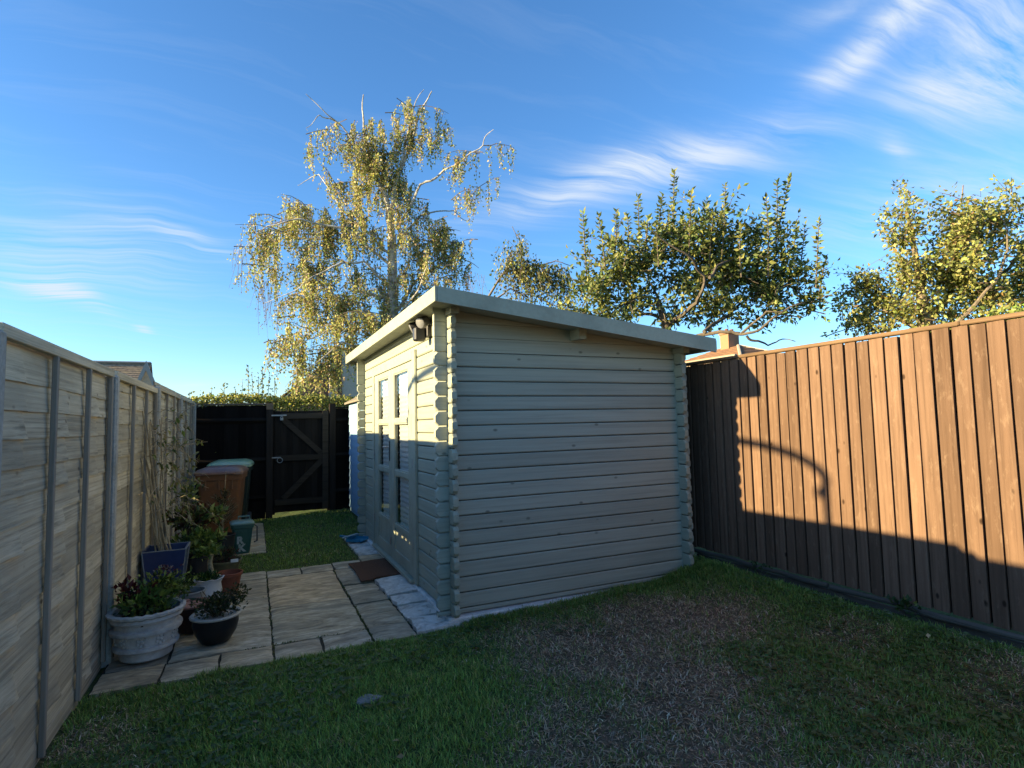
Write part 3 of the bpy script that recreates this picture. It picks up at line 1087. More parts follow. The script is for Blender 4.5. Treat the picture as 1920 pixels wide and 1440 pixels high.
gate = thing('garden_gate', 'dark brown ledged and braced garden gate with ring latch', 'gate', (0.76, YBK, 0.05))
M['gate_b'] = wood('gate_board', (0.026, 0.020, 0.016), 2, 0.9, 0.3, 0.3, 0.5, 0.25, spec=0.03)
for x in np.arange(0.325, 1.19, 0.100):
    MB().box((x, YBK - 0.008, 0.085), (min(x + 0.1005, 1.205), YBK + 0.010, 1.80), 0.004).build('gate_board', M['gate_b'], gate)
M['gate_r'] = wood('gate_ledge', (0.055, 0.041, 0.030), 0, 0.9, 0.35, 0.3, 0.5, 0.15, spec=0.04)
for z in (0.20, 0.945, 1.665):
    MB().box((0.43 if z > 1.5 else 0.335, YBK - 0.045, z), (1.20, YBK - 0.009, z + 0.10), 0.006).build('ledge', M['gate_r'], gate)
MB().box((1.105, YBK - 0.052, 0.09), (1.205, YBK - 0.046, 1.80), 0.002).build('stile', M['gate_r'], gate)
for (xa, za, xb_, zb_) in ((0.47, 1.655, 1.10, 1.05), (0.47, 0.31, 1.10, 0.935)):
    dx, dz = xb_ - xa, zb_ - za
    ln = math.hypot(dx, dz)
    nx_, nz_ = -dz / ln * 0.045, dx / ln * 0.045
    MB().prism([(xa + nx_, za + nz_), (xb_ + nx_, zb_ + nz_), (xb_ - nx_, zb_ - nz_), (xa - nx_, za - nz_)], 1, YBK - 0.009, YBK - 0.040).build('brace', M['gate_r'], gate)
ring = MB()
cr = (0.415, YBK - 0.055, 0.965)
ring.tube([(cr[0] + .042 * math.cos(t_), cr[1], cr[2] + .042 * math.sin(t_)) for t_ in np.linspace(0, 2 * math.pi, 21)], 0.006, 7)
rg = ring.build('ring_handle', M['metal'], gate, True)
MB().box((0.29, YBK - 0.062, 1.0), (0.43, YBK - 0.052, 1.022), 0.003).build('latch_bar', M['metal'], gate)
MB().box((0.28, YBK - 0.066, 1.715), (0.52, YBK - 0.056, 1.74), 0.003).build('bolt', M['metal'], gate)
MB().tube([(0.44 + .018 * math.cos(t_), YBK - 0.07, 1.685 + .025 * math.sin(t_)) for t_ in np.linspace(0, math.pi, 9)], 0.006, 6).add(*(lambda m_: (m_.v, m_.f))(MB().box((0.415, YBK - 0.08, 1.64), (0.465, YBK - 0.06, 1.685), 0.006))).build('padlock', M['metal'], gate)

# ================================================================== blue shed beyond the cabin
bs = thing('blue_shed', 'small pale blue weatherboarded shed tucked behind the cabin', 'shed', (2.2, 9.5, 0.1))
M['blue'] = wood('blue_shed_paint', (0.27, 0.42, 0.56), 1, 0.6, 0.12, 0.15, 0.3, 0.08)
M['blue_x'] = wood('blue_shed_paint_side', (0.27, 0.42, 0.56), 0, 0.6, 0.12, 0.15, 0.3, 0.08)
BX0, BX1, BY0, BY1 = 1.545, 2.95, 8.80, 10.28
wb = MB().prism([(0, 0), (-0.016, 0.004), (-0.004, 0.14), (0, 0.14)], 1, BY1 - BY0, 0).mesh('weatherboard')
wbx = MB().prism([(0, 0), (-0.016, 0.004), (-0.004, 0.14), (0, 0.14)], 0, 0, BX1 - BX0).mesh('weatherboard')
for i in range(14):
    place('weatherboard', wb, M['blue'], bs, (BX0, BY0, 0.13 + 0.128 * i))
    place('weatherboard', wbx, M['blue_x'], bs, (BX0, BY0, 0.13 + 0.128 * i))
MB().box((BX0 + 0.002, BY0 + 0.002, 0.06), (BX1, BY1, 1.93)).build('wall', M['blue'], bs)
MB().prism([(BX0, 1.93), (BX1, 1.93), ((BX0 + BX1) / 2, 2.28)], 1, BY1, BY0 + 0.002).build('gable', M['blue'], bs)
for s_ in (0, 1):
    xe = BX0 - 0.08 if s_ == 0 else BX1 + 0.08
    xm = (BX0 + BX1) / 2
    ze, zm = 1.90, 2.30
    poly = [(xe, ze), (xm, zm), (xm, zm + 0.03), (xe, ze + 0.03)]
    MB().prism(poly if s_ == 0 else poly[::-1], 1, BY1 + 0.08, BY0 - 0.08).build('roof', plain('shed_felt', (0.20, 0.17, 0.13), 0.9, 0.2, 50, 0.3, 0.4), bs)
MB().tube([(BX0 - 0.035, BY0 + 0.35, 1.9), (BX0 - 0.035, BY0 + 0.35, 1.25)], 0.02, 8).build('downpipe', M['paint_plain'], bs)

# ================================================================== security light on the cabin
sl = thing('security_light', 'black twin-spot security light with sensor under the cabin eaves', 'light', (1.38, 4.72, 2.33))
M['bplast'] = plain('black_plastic', (0.035, 0.032, 0.034), 0.4, 0.5, 40, 0.1, 0.05)
M['lens'] = plain('lamp_lens', (0.20, 0.20, 0.21), 0.25, 0.5)
MB().box((1.345, 4.66, 2.26), (1.387, 4.78, 2.40), 0.008).build('back_plate', M['bplast'], sl)
MB().box((1.245, 4.685, 2.225), (1.344, 4.765, 2.345), 0.012).build('sensor', M['bplast'], sl, True)
for yc, dy, dx in ((4.60, -0.045, -0.02), (4.86, 0.02, -0.05)):
    c0 = np.array([1.30, yc, 2.375])
    d = unit([-0.75, dy * 9, -0.35])
    hd = MB().tube([c0 - d * 0.045, c0 - d * 0.035, c0 + d * 0.04, c0 + d * 0.045], [0.028, 0.042, 0.052, 0.050], 20).build('lamp_head', M['bplast'], sl, True)
    MB().tube([c0 + d * 0.0455, c0 + d * 0.050], [0.046, 0.040], 20).build('lens', M['lens'], hd, True)
    MB().tube([(1.345, 4.72 + (0.03 if yc > 4.7 else -0.03), 2.39), c0 - d * 0.04], 0.014, 8).build('arm', M['bplast'], sl, True)

# ================================================================== unseen half hoop, added to cast the arc shadow on cabin and fence
tr_ = thing('shadow_hoop', 'unseen black half hoop on two poles added to cast an arc shadow', 'shadow caster', (-4.95, 5.2, 0))
RXC, RYC, RR, RZ = -4.95, 4.42 + 0.125 * 6.34, 1.10, 1.70 + 0.2545 * 6.34
MB().tube([(RXC + RR * math.cos(t_), RYC + RR * math.sin(t_), RZ) for t_ in np.linspace(-math.pi / 2 - .5, math.pi / 2 + .25, 33)], 0.036, 8).build('hoop', M['bplast'], tr_, True)
for an in (math.pi / 2 + .12, -math.pi / 2 - .25):
    cx_, cy_ = RXC + RR * math.cos(an), RYC + RR * math.sin(an)
    MB().tube([(cx_, cy_, -0.02), (cx_, cy_, RZ)], 0.030, 8).build('pole', M['bplast'], tr_)
    MB().lathe([(.20, 0.0), (.20, .05), (.05, .07)], (cx_, cy_, -.01), 20).build('foot', M['concrete'], tr_)

# ================================================================== bins
def rloft(secs, n=5):
    """rounded rectangles (cx, cy, z, w, d, r) lofted upwards"""
    v, f = [], []
    for (cx, cy, z, w, d, r) in secs:
        for qx, qy, a0 in ((1, 1, 0), (-1, 1, 90), (-1, -1, 180), (1, -1, 270)):
            for k in range(n):
                an = math.radians(a0 + 90 * k / (n - 1))
                v.append((cx + qx * (w / 2 - r) + r * math.cos(an), cy + qy * (d / 2 - r) + r * math.sin(an), z))
    m_ = 4 * n
    for s_ in range(len(secs) - 1):
        for i in range(m_):
            j = (i + 1) % m_
            f.append((s_ * m_ + i, s_ * m_ + j, s_ * m_ + m_ + j, s_ * m_ + m_ + i))
    f.append(tuple(range(m_ - 1, -1, -1)))
    f.append(tuple(range((len(secs) - 1) * m_, len(secs) * m_)))
    return MB().add(v, f)


def wheelie(label, loc, rz, body, lidm, h=1.0):
    t_ = thing('wheelie_bin', label, 'bin', loc, 'wheelie bins by the gate', rz)
    rloft([(0, 0.02, 0.05, .40, .44, .04), (0, 0.02, 0.10, .42, .46, .04), (0, 0.0, h - .18, .53, .60, .05), (0, 0, h - .175, .57, .64, .05), (0, 0, h - .10, .58, .65, .05)]).build('body', body, t_, True, True)
    for x in (-.16, 0.0, .16):
        MB().box((x - .006, -.312, h - .30), (x + .006, -.290, h - .18)).build('rib', body, t_, local=True)
    ld = rloft([(0, -.01, h - .10, .60, .70, .05), (0, -.01, h - .065, .60, .70, .05), (0, 0, h - .03, .54, .62, .08), (0, 0.02, h - .005, .40, .45, .08), (0, 0.02, h, .2, .25, .06)]).build('lid', lidm, t_, True, True)
    MB().box((-.20, -.375, h - .095), (.20, -.355, h - .07), .005).build('lid_grip', lidm, ld, local=True)
    MB().tube([(-.24, .33, h - .12), (-.24, .41, h - .10), (.24, .41, h - .10), (.24, .33, h - .12)], .014, 8).build('handle', body, t_, True, True)
    for x in (-.24, .24):
        MB().tube([(x - .025, .27, .10), (x + .025, .27, .10)], .10, 18).build('wheel', M['bplast'], t_, local=True)
    return t_


M['brownbin'] = plain('brown_bin_plastic', (0.19, 0.078, 0.032), 0.45, 0.4, 30, 0.12, 0.05, dirt=(0.14, 0.08, 0.048))
M['brownlid'] = plain('brown_lid_plastic', (0.20, 0.10, 0.07), 0.4, 0.5, 30, 0.12, 0.05, dirt=(0.24, 0.17, 0.14))
M['greybin'] = plain('dark_bin_plastic', (0.02, 0.03, 0.026), 0.45, 0.4, 30, 0.1, 0.05)
M['greenlid'] = plain('green_lid_plastic', (0.26, 0.40, 0.24), 0.3, 0.5, 30, 0.1, 0.05, dirt=(0.40, 0.46, 0.34))
wheelie('brown wheelie bin with matching brown lid standing before the gate fence', (-0.385, 8.93, 0.0), -0.10, M['brownbin'], M['brownlid'], 1.0)
wheelie('dark wheelie bin with pale green lid behind the brown bin', (-0.30, 9.75, 0.0), -0.06, M['greybin'], M['greenlid'], 1.045)

cad = thing('food_caddy', 'small dark green food caddy with white letters and carrying handle', 'caddy', (-0.115, 7.74, 0.014), rz=0.08)
M['caddy'] = plain('caddy_plastic', (0.028, 0.085, 0.075), 0.4, 0.5, 30, 0.1, 0.05)
M['caddylid'] = plain('caddy_lid', (0.10, 0.20, 0.185), 0.35, 0.5, 30, 0.1, 0.05, dirt=(0.2, 0.27, 0.25))
cbody = rloft([(0, 0, 0.0, .165, .17, .025), (0, 0, 0.02, .175, .18, .025), (0, 0, .30, .225, .24, .03), (0, 0, .305, .25, .265, .03), (0, 0, .345, .255, .27, .03)]).build('body', M['caddy'], cad, True, True)
rloft([(0, 0, .346, .265, .28, .035), (0, 0, .362, .265, .28, .035), (0, 0, .378, .22, .23, .05), (0, 0, .384, .14, .15, .04)]).build('lid', M['caddylid'], cad, True, True)
MB().tube([(-.04, .03, .38), (-.04, .03, .425), (.085, .03, .425), (.085, .03, .38)], .009, 7).build('lid_handle', M['caddylid'], cad, True, True)
MB().tube([(.13, -.04, .33), (.165, -.05, .30), (.165, -.05, .13), (.13, -.05, .12)], .009, 7).build('carry_handle', M['bplast'], cad, True, True)
for z in (.255, .27, .285):
    MB().box((-.08, -.1195, z), (.05, -.112, z + .004)).build('rib', M['caddy'], cad, local=True)
M['white'] = plain('white_print', (0.42, 0.45, 0.45), 0.6, 0.3, 60, 0.2, 0.05, dirt=(0.12, 0.18, 0.17))


def letter(ch, size, name='letter'):
    cu = bpy.data.curves.new('txt', 'FONT')
    cu.body = ch
    cu.size = size
    cu.extrude = 0.0012
    cu.offset = 0.006
    ob = bpy.data.objects.new('txt', cu)
    COL.objects.link(ob)
    dg = bpy.context.evaluated_depsgraph_get()
    me = bpy.data.meshes.new_from_object(ob.evaluated_get(dg))
    bpy.data.objects.remove(ob)
    me.materials.clear()
    return me


tilt = math.atan2(.0275, .28)
for ch, x, z in (('R', -.062, .125), ('K', -.045, .030)):
    o = link('letter', letter(ch, .115), M['white'], cbody, (x, -.0888 - (z - .02) * .0982 - .0035, z))
    o.rotation_euler = (math.pi / 2 + tilt, 0, 0)

# ================================================================== doormat, dustpan
M['coir'] = plain('coir_mat', (0.115, 0.062, 0.040), 0.95, 0.1, 220, 0.5, 1.0, dirt=(0.075, 0.045, 0.032), dscale=3)
gx_, gy_ = np.meshgrid(np.linspace(0, 1, 13), np.linspace(0, 1, 17), indexing='ij')
mx_ = 0.955 + gx_ * 0.405 + 0.012 * np.sin(gy_ * 3)
my_ = 5.68 + gy_ * 0.80 + 0.035 * gx_
mz_ = 0.014 + 0.016 * sst((mx_ - 1.06) / 0.06) * (my_ < 5.80) + 0.003 * np.sin(gx_ * 5 + gy_ * 4) + 0.006
vt = np.stack([mx_, my_, mz_], -1).reshape(-1, 3)
vb = vt - np.array([0, 0, 0.012])
K = len(vt)
f_ = []
for i in range(12):
    for j in range(16):
        q0 = i * 17 + j
        f_ += [(q0, q0 + 17, q0 + 18, q0 + 1), (K + q0 + 1, K + q0 + 18, K + q0 + 17, K + q0)]
lp = [i * 17 for i in range(13)] + [12 * 17 + j for j in range(1, 17)] + [i * 17 + 16 for i in range(11, -1, -1)] + [j for j in range(15, 0, -1)]
for a_, b_ in zip(lp, lp[1:] + lp[:1]):
    f_.append((b_, a_, K + a_, K + b_))
mat_ = MB().add(list(map(tuple, vt)) + list(map(tuple, vb)), f_).build('doormat', M['coir'], None, False)
mat_['label'] = 'brown coir doormat lying before the cabin doors'
mat_['category'] = 'doormat'

M['bluepl'] = plain('blue_plastic', (0.03, 0.20, 0.33), 0.35, 0.5, 30, 0.1, 0.05)
dp = thing('dustpan', 'bright blue plastic dustpan lying on the pale slab', 'dustpan', (1.24, 7.62, 0.035), rz=0.9)
tray = MB()
tray.box((-.11, -.10, 0), (.11, .10, .006), .002).box((-.11, .094, .006), (.11, .10, .05)).box((-.11, -.10, .006), (-.105, .094, .035)).box((.105, -.10, .006), (.11, .094, .035))
tray.build('tray', M['bluepl'], dp, local=True)
MB().tube([(0, .10, .03), (0, .16, .045), (0, .25, .05)], [.014, .012, .014], 8).build('handle', M['bluepl'], dp, True, True)
hb_ = thing('hand_brush', 'pale blue hand brush lying across the dustpan', 'brush', (1.20, 7.74, 0.075), rz=2.3)
MB().box((-.02, -.10, 0), (.02, .06, .02), .005).build('head', plain('pale_blue_plastic', (0.30, 0.42, 0.46), 0.4), hb_, local=True)
MB().tube([(0, .06, .01), (0, .20, .015)], [.012, .010], 8).build('handle', plain('pale_plastic', (0.45, 0.52, 0.52), 0.4), hb_, True, True)
MB().box((-.018, -.098, -.03), (.018, .05, 0)).build('bristles', M['bluepl'], hb_, local=True)

# ================================================================== pots and plants
def foliage(parent, c, rx, ry, rz, n, leaf, col, alt=None, width=0.55, up=0.5, name='foliage', shell=0.5, v=0.25, world=True):
    """leaf-sized faces spread through an uneven clump"""
    d = RNG.normal(size=(n, 3))
    d /= np.linalg.norm(d, axis=1, keepdims=True)
    r = RNG.random(n) ** shell
    lump = 1 + 0.35 * np.sin(d[:, 0] * 4.1 + c[0] * 9) * np.cos(d[:, 1] * 3.7 + c[1] * 7) + 0.2 * np.sin(d[:, 2] * 6)
    p = d * (r * lump)[:, None] * np.array([rx, ry, rz])
    ax = d * 0.7 + RNG.normal(size=(n, 3)) * 0.5 + np.array([0, 0, up])
    pos = p + np.array(c) - np.array(WLOC[parent])
    sz = leaf * (0.65 + 0.7 * RNG.random(n))
    me = leaves_mesh(name, pos, ax, sz, vary(col, n, v, alt), width)
    return link(name, me, M['leaf'], parent, kind='stuff')


def stems(parent, base, tips, r0, mat, name='stem', sag=0.0, joined=True):
    mb = MB()
    for t_ in tips:
        b_ = np.array(base) + np.append(RNG.normal(size=2) * 0.02, 0)
        t_ = np.array(t_)
        pts = [b_ + (t_ - b_) * s_ + np.append(RNG.normal(size=2) * 0.012 * (0 < s_ < 1), 0) for s_ in np.linspace(0, 1, 6)]
        mb.tube(pts, list(np.linspace(r0, r0 * 0.35, 6)), 5)
    return mb.build(name, mat, parent, True)


POTG = 'potted plants by the left fence'


def pot_thing(label, cx, cy, prof, mat, wob=None, soil_r=None, soil_z=None, sx=1, sy=1, name='potted_plant', cat='potted plant', z0=0.004):
    t_ = thing(name, label, cat, (cx, cy, z0), POTG)
    MB().lathe(prof, (cx, cy, z0), 48, wob, sx, sy).build('pot', mat, t_, True)
    if soil_r:
        MB().lathe([(soil_r, soil_z - 0.012), (soil_r, soil_z), (soil_r * .5, soil_z + .008), (0.01, soil_z + .01)], (cx, cy, z0), 24, None, sx, sy).build('soil', M['soil'], t_)
    return t_


GREEN, DARKG, LIME = (0.095, 0.16, 0.042), (0.055, 0.095, 0.038), (0.22, 0.28, 0.075)
# 1 big barrel-shaped stone planter
M['cast'] = plain('cast_stone', (0.40, 0.39, 0.37), 0.85, 0.25, 22, 0.15, 0.3, dirt=(0.20, 0.195, 0.18), dscale=7)


def barrel_wob(q_, an):
    if q_ in (0, 1):
        return (0, 0)
    s_ = abs(math.sin(an * 14)) ** 0.3
    if q_ in (16, 17, 18, 19):
        return (0.006 * math.sin(an * 26), 0.004 * math.sin(an * 26 + 1))
    return (-0.003 * (1 - s_), 0)


CXB, CYB = -0.642, 4.60
prof = [(.140, 0), (.152, .01), (.160, .056), (.160, .062), (.186, .068), (.192, .076), (.190, .094), (.170, .100), (.184, .168), (.206, .174), (.212, .184), (.210, .202), (.186, .210), (.186, .246), (.208, .252), (.214, .264), (.206, .280), (.228, .294), (.230, .308), (.212, .316), (.196, .308), (.19, .26), (.18, .20)]
pt = pot_thing('large pale stone barrel planter of leafy plants nearest the lawn', CXB, CYB, prof, M['cast'], barrel_wob, .185, .25, name='planter', cat='planter')
for k in range(9):                       # moulded flowers round the belly
    an = -math.pi / 2 + (k - 4) * 0.62
    for r_ in range(7):
        a2 = r_ * 2 * math.pi / 7
        du, dz = (0.027 * math.cos(a2), 0.027 * math.sin(a2)) if r_ else (0, 0)
        rr = 0.1785
        zz = 0.140 + dz
        rr += (zz - 0.14) * 0.19
        aa = an + du / rr
        c_ = np.array([CXB + rr * math.cos(aa), CYB + rr * math.sin(aa), zz])
        n_ = np.array([math.cos(aa), math.sin(aa), 0])
        if r_ == 0:
            fl = MB()
        fl.tube([c_ - n_ * .003, c_ + n_ * .004, c_ + n_ * .007], [.010, .009, .003], 7)
    fl.build('moulded_flower', M['cast'], pt, True)
foliage(pt, (CXB - .02, CYB, .36), .15, .15, .09, 260, .06, GREEN, [((.07, .015, .018), .12), (LIME, .15)], .5)
foliage(pt, (CXB - .12, CYB - .02, .44), .06, .06, .07, 60, .05, (.06, .012, .016), None, .6, name='red_foliage')
foliage(pt, (CXB + .07, CYB + .12, .42), .16, .12, .10, 380, .035, (.07, .10, .02), [(LIME, .3)], .5)
foliage(pt, (CXB + .02, CYB + .02, .30), .17, .16, .05, 260, .05, DARKG, [(GREEN, .3)], .4)
foliage(pt, (CXB + .10, CYB + .15, .52), .08, .06, .03, 60, .025, (.09, .035, .05), [((.25, .22, .24), .2)], .6, name='flower_heads')
stems(pt, (CXB, CYB, .25), [(CXB + random.uniform(-.12, .12), CYB + random.uniform(-.1, .1), .40) for _ in range(14)], .006, M['twig'])

# 2 black glazed pot
M['glaze'] = plain('black_glaze', (0.008, 0.009, 0.011), 0.35, 0.3, 20, 0.2, 0.03)
M['rimgl'] = plain('pale_rim', (0.34, 0.32, 0.28), 0.5, 0.4, 30, 0.15, 0.1)
CXK, CYK = -0.232, 4.66
pk = pot_thing('squat black glazed pot with pale rim and small-leaved evergreen', CXK, CYK, [(.085, 0), (.095, .006), (.135, .07), (.150, .13), (.148, .172), (.135, .172), (.132, .14), (.12, .12)], M['glaze'], None, .130, .155)
MB().lathe([(.143, .173), (.165, .178), (.168, .188), (.160, .195), (.138, .192), (.136, .176)], (CXK, CYK, .004), 48).build('rim', M['rimgl'], pk, True)
foliage(pk, (CXK + .0, CYK, .25), .13, .12, .08, 700, .026, (.034, .050, .022), [((.07, .085, .03), .25), ((.09, .07, .03), .08)], .6)
foliage(pk, (CXK + .13, CYK + .03, .30), .07, .05, .09, 160, .026, (.045, .055, .022), [((.10, .08, .04), .25)], .6)
stems(pk, (CXK, CYK, .16), [(CXK + random.uniform(-.12, .2), CYK + random.uniform(-.1, .1), random.uniform(.26, .40)) for _ in range(22)], .003, M['twig'])
MB().box((CXK - .02, CYK - .163, .19), (CXK + .05, CYK - .130, .194)).build('plant_label', plain('white_label', (.55, .57, .58), .4), pk)

# 3 dark plum pot behind it
M['plum'] = plain('plum_glaze', (0.030, 0.012, 0.012), 0.3, 0.5, 20, 0.2, 0.03)
M['plumrim'] = plain('terracotta_pink', (0.26, 0.13, 0.10), 0.6, 0.3, 30, 0.2, 0.1)
CX3, CY3 = -0.405, 4.99
p3_ = pot_thing('empty dark plum pot with pinkish rim between planter and black pot', CX3, CY3, [(.085, 0), (.095, .006), (.120, .10), (.125, .185), (.113, .185), (.105, .10), (.09, .05)], M['plum'], None, .10, .085, name='plant_pot', cat='pot')
MB().lathe([(.120, .186), (.134, .189), (.135, .200), (.126, .204), (.114, .198), (.113, .187)], (CX3, CY3, .004), 44).build('rim', M['plumrim'], p3_, True)

# 4 zinc oval tub
M['zinc'] = plain('zinc', (0.30, 0.325, 0.34), 0.45, 0.5, 16, 0.18, 0.08, 0.45, dirt=(0.17, 0.18, 0.19))
CX4, CY4 = -0.485, 5.36
p4_ = pot_thing('oval grey zinc tub spilling fine green leaves', CX4, CY4, [(.095, 0), (.105, .005), (.110, .05), (.116, .06), (.116, .075), (.112, .08), (.124, .19), (.132, .196), (.132, .208), (.122, .208), (.112, .15), (.105, .12)], M['zinc'], None, .108, .17, 1.12, .95)
foliage(p4_, (CX4 - .06, CY4, .24), .11, .10, .06, 420, .030, (.06, .10, .022), [(LIME, .25)], .5)
foliage(p4_, (CX4 - .02, CY4 + .03, .27), .05, .05, .03, 16, .02, (.45, .45, .47), None, .8, name='flowers')

# 5 white flared pot with wavy rim
M['whitepot'] = plain('white_enamel', (0.46, 0.47, 0.49), 0.4, 0.5, 14, 0.1, 0.05, dirt=(0.27, 0.28, 0.30))
CX5, CY5 = -0.345, 5.73
p5_ = pot_thing('whitish enamel pot with wavy rim and low green plant', CX5, CY5, [(.075, 0), (.085, .008), (.105, .06), (.108, .10), (.098, .16), (.115, .195), (.122, .203), (.112, .205), (.095, .175), (.09, .15)], M['whitepot'], lambda q_, an: (.005 * math.sin(an * 8), .005 * math.sin(an * 8)) if q_ in (5, 6, 7) else (0, 0), .09, .172)
foliage(p5_, (CX5 - .01, CY5, .21), .09, .08, .04, 520, .032, (.035, .085, .022), [(LIME, .1)], .3)
MB().tube([(CX5 + .01, CY5 + .02, .17), (CX5 + .015, CY5 + .03, .26), (CX5 + .005, CY5 + .03, .34), (CX5 + .02, CY5 + .03, .40)], [.022, .024, .020, .014], 8).build('stem', plain('gnarled_stem', (.23, .20, .13), .9, .2, 60, .5, .6), p5_, True)
foliage(p5_, (CX5 + .01, CY5 + .04, .44), .07, .06, .05, 60, .055, (.12, .17, .04), [(GREEN, .3)], .6, name='upper_foliage')

# 6 terracotta pot
M['terra'] = plain('terracotta', (0.20, 0.062, 0.036), 0.75, 0.3, 25, 0.15, 0.15, dirt=(0.15, 0.055, 0.035))
CX6, CY6 = -0.198, 6.02
p6_ = pot_thing('empty red terracotta pot standing at the patio edge', CX6, CY6, [(.078, 0), (.085, .005), (.108, .135), (.112, .140), (.118, .142), (.122, .170), (.112, .172), (.105, .14), (.085, .05)], M['terra'], None, .085, .055, name='plant_pot', cat='pot')

# 7 tall blue square planter with canes and a bare climber
CX7, CY7 = -0.700, 6.02
bp = thing('tall_planter', 'tall square blue planter holding bare canes against the fence', 'planter', (CX7, CY7, 0.004), POTG)
M['navy'] = plain('navy_glaze', (0.020, 0.034, 0.105), 0.35, 0.5, 18, 0.2, 0.05, dirt=(0.03, 0.045, 0.10))
bt, bo, hh, tk = 0.168, 0.118, 0.455, 0.016
mb = MB()
v_ = []
for (r_, z) in ((bo, 0), (bt, hh), (bt - tk, hh), (bo - tk + .02, .10)):
    v_ += [(CX7 - r_, CY7 - r_, z + .004), (CX7 + r_, CY7 - r_, z + .004), (CX7 + r_, CY7 + r_, z + .004), (CX7 - r_, CY7 + r_, z + .004)]
f_ = [(3, 2, 1, 0), (12, 13, 14, 15)]
for s_ in range(3):
    for i in range(4):
        j = (i + 1) % 4
        f_.append((s_ * 4 + i, s_ * 4 + j, s_ * 4 + 4 + j, s_ * 4 + 4 + i))
mb.add(v_, f_).build('pot', M['navy'], bp)
edge = MB()
for sx_, sy_ in ((1, -1), (-1, -1), (1, 1)):
    edge.tube([(CX7 + sx_ * bo, CY7 + sy_ * bo, .004), (CX7 + sx_ * bt, CY7 + sy_ * bt, hh + .004)], .006, 6)
edge.tube([(CX7 - bt, CY7 - bt, hh + .002), (CX7 + bt, CY7 - bt, hh + .002), (CX7 + bt, CY7 + bt, hh + .002), (CX7 - bt, CY7 + bt, hh + .002)], .005, 6)
edge.build('worn_edge', plain('worn_edge', (.20, .21, .22), .6, .3, 40, .3), bp)
MB().box((CX7 - .14, CY7 - .14, .30), (CX7 + .14, CY7 + .14, .37)).build('soil', M['soil'], bp)
M['cane'] = plain('dry_cane', (0.30, 0.235, 0.145), 0.7, 0.3, 40, 0.25, 0.1)
for k in range(11):
    x0, y0 = CX7 + random.uniform(-.11, .06), CY7 + random.uniform(-.10, .10)
    x1, y1 = -0.855 + random.uniform(0, .06), CY7 + random.uniform(-.45, .40)
    z1 = random.uniform(1.25, 1.78)
    pts = [(x0 + (x1 - x0) * s_ ** .7 + random.uniform(-.012, .012), y0 + (y1 - y0) * s_ + random.uniform(-.012, .012), .36 + (z1 - .36) * s_) for s_ in np.linspace(0, 1, 7)]
    MB().tube(pts, list(np.linspace(.0085, .005, 7)), 6).build('cane', M['cane'], bp, True)
tw = MB()
lp_, la_ = [], []
for k in range(70):
    b0 = np.array([CX7 + random.uniform(-.12, .10), CY7 + random.uniform(-.45, .45), random.uniform(.75, 1.65)])
    d = np.array([random.uniform(-.02, .30), random.uniform(-.40, .55), random.uniform(-.10, .30)])
    pts = [b0 + d * s_ + np.array([0, 0, -.12 * s_ * s_]) + RNG.normal(size=3) * .012 for s_ in np.linspace(0, 1, 6)]
    pts = [np.array([max(p[0], -.875), p[1], p[2]]) for p in pts]
    tw.tube(pts, list(np.linspace(.0035, .0015, 6)), 4)
    for s_ in range(random.randint(0, 5)):
        lp_.append(pts[random.randint(2, 5)] + RNG.normal(size=3) * .012)
        la_.append(np.array([.2, random.uniform(-1, 1), random.uniform(-.9, .5)]))
tw.build('twigs', M['cane'], bp, True, kind='stuff')
lp_, la_ = np.array(lp_) - np.array(WLOC[bp]), np.array(la_)
link('foliage', leaves_mesh('foliage', lp_, la_, np.full(len(lp_), .062) * (0.7 + .6 * RNG.random(len(lp_))), vary((.20, .20, .06), len(lp_), .3, [((.30, .24, .15), .35), ((.10, .13, .04), .25)]), .42), M['leaf'], bp, kind='stuff')

# 8..11 the crowd behind
M['blackpot'] = plain('black_pot', (0.016, 0.016, 0.018), 0.5, 0.4, 30, 0.2, 0.05)
bucket = [(.105, 0), (.112, .005), (.140, .235), (.148, .238), (.150, .252), (.140, .254), (.132, .22), (.12, .15)]
p8 = pot_thing('bright green leafy shrub in black pot behind the blue planter', -0.50, 6.58, bucket, M['blackpot'], None, .13, .225)
foliage(p8, (-.47, 6.55, .38), .19, .17, .13, 420, .062, (.085, .135, .032), [(LIME, .35), (DARKG, .15)], .55)
stems(p8, (-.5, 6.58, .22), [(-.5 + random.uniform(-.15, .15), 6.58 + random.uniform(-.12, .12), .42) for _ in range(12)], .006, M['twig'])
p9 = pot_thing('rhododendron with reddish and pale yellow leaves in black pot by the fence', -0.62, 7.12, bucket, M['blackpot'], None, .13, .225)
foliage(p9, (-.60, 7.08, .56), .24, .20, .12, 330, .07, (.075, .10, .03), [((.26, .27, .09), .22), ((.085, .03, .015), .35)], .5)
foliage(p9, (-.66, 7.10, .82), .12, .12, .14, 70, .07, (.11, .15, .045), [((.25, .27, .10), .3)], .5, name='upper_foliage')
foliage(p9, (-.36, 7.0, .60), .09, .08, .06, 70, .07, (.22, .26, .08), [(GREEN, .4)], .5, name='pale_foliage')
stems(p9, (-.62, 7.12, .22), [(-.62 + random.uniform(-.22, .3), 7.1 + random.uniform(-.2, .15), random.uniform(.5, .9)) for _ in range(16)], .008, M['twig'])
M['olivepot'] = plain('olive_pot', (0.12, 0.11, 0.055), 0.6, 0.35, 20, 0.25, 0.1, dirt=(0.06, 0.06, 0.045))
p10 = pot_thing('wide low olive pot of greyish heather and red flowers', -0.265, 6.78, [(.120, 0), (.130, .006), (.158, .11), (.168, .118), (.170, .135), (.158, .137), (.148, .10), (.13, .06)], M['olivepot'], None, .15, .115)
foliage(p10, (-.28, 6.78, .20), .14, .13, .075, 700, .028, (.055, .070, .040), [((.14, .14, .11), .15), ((.10, .03, .035), .08)], .3)
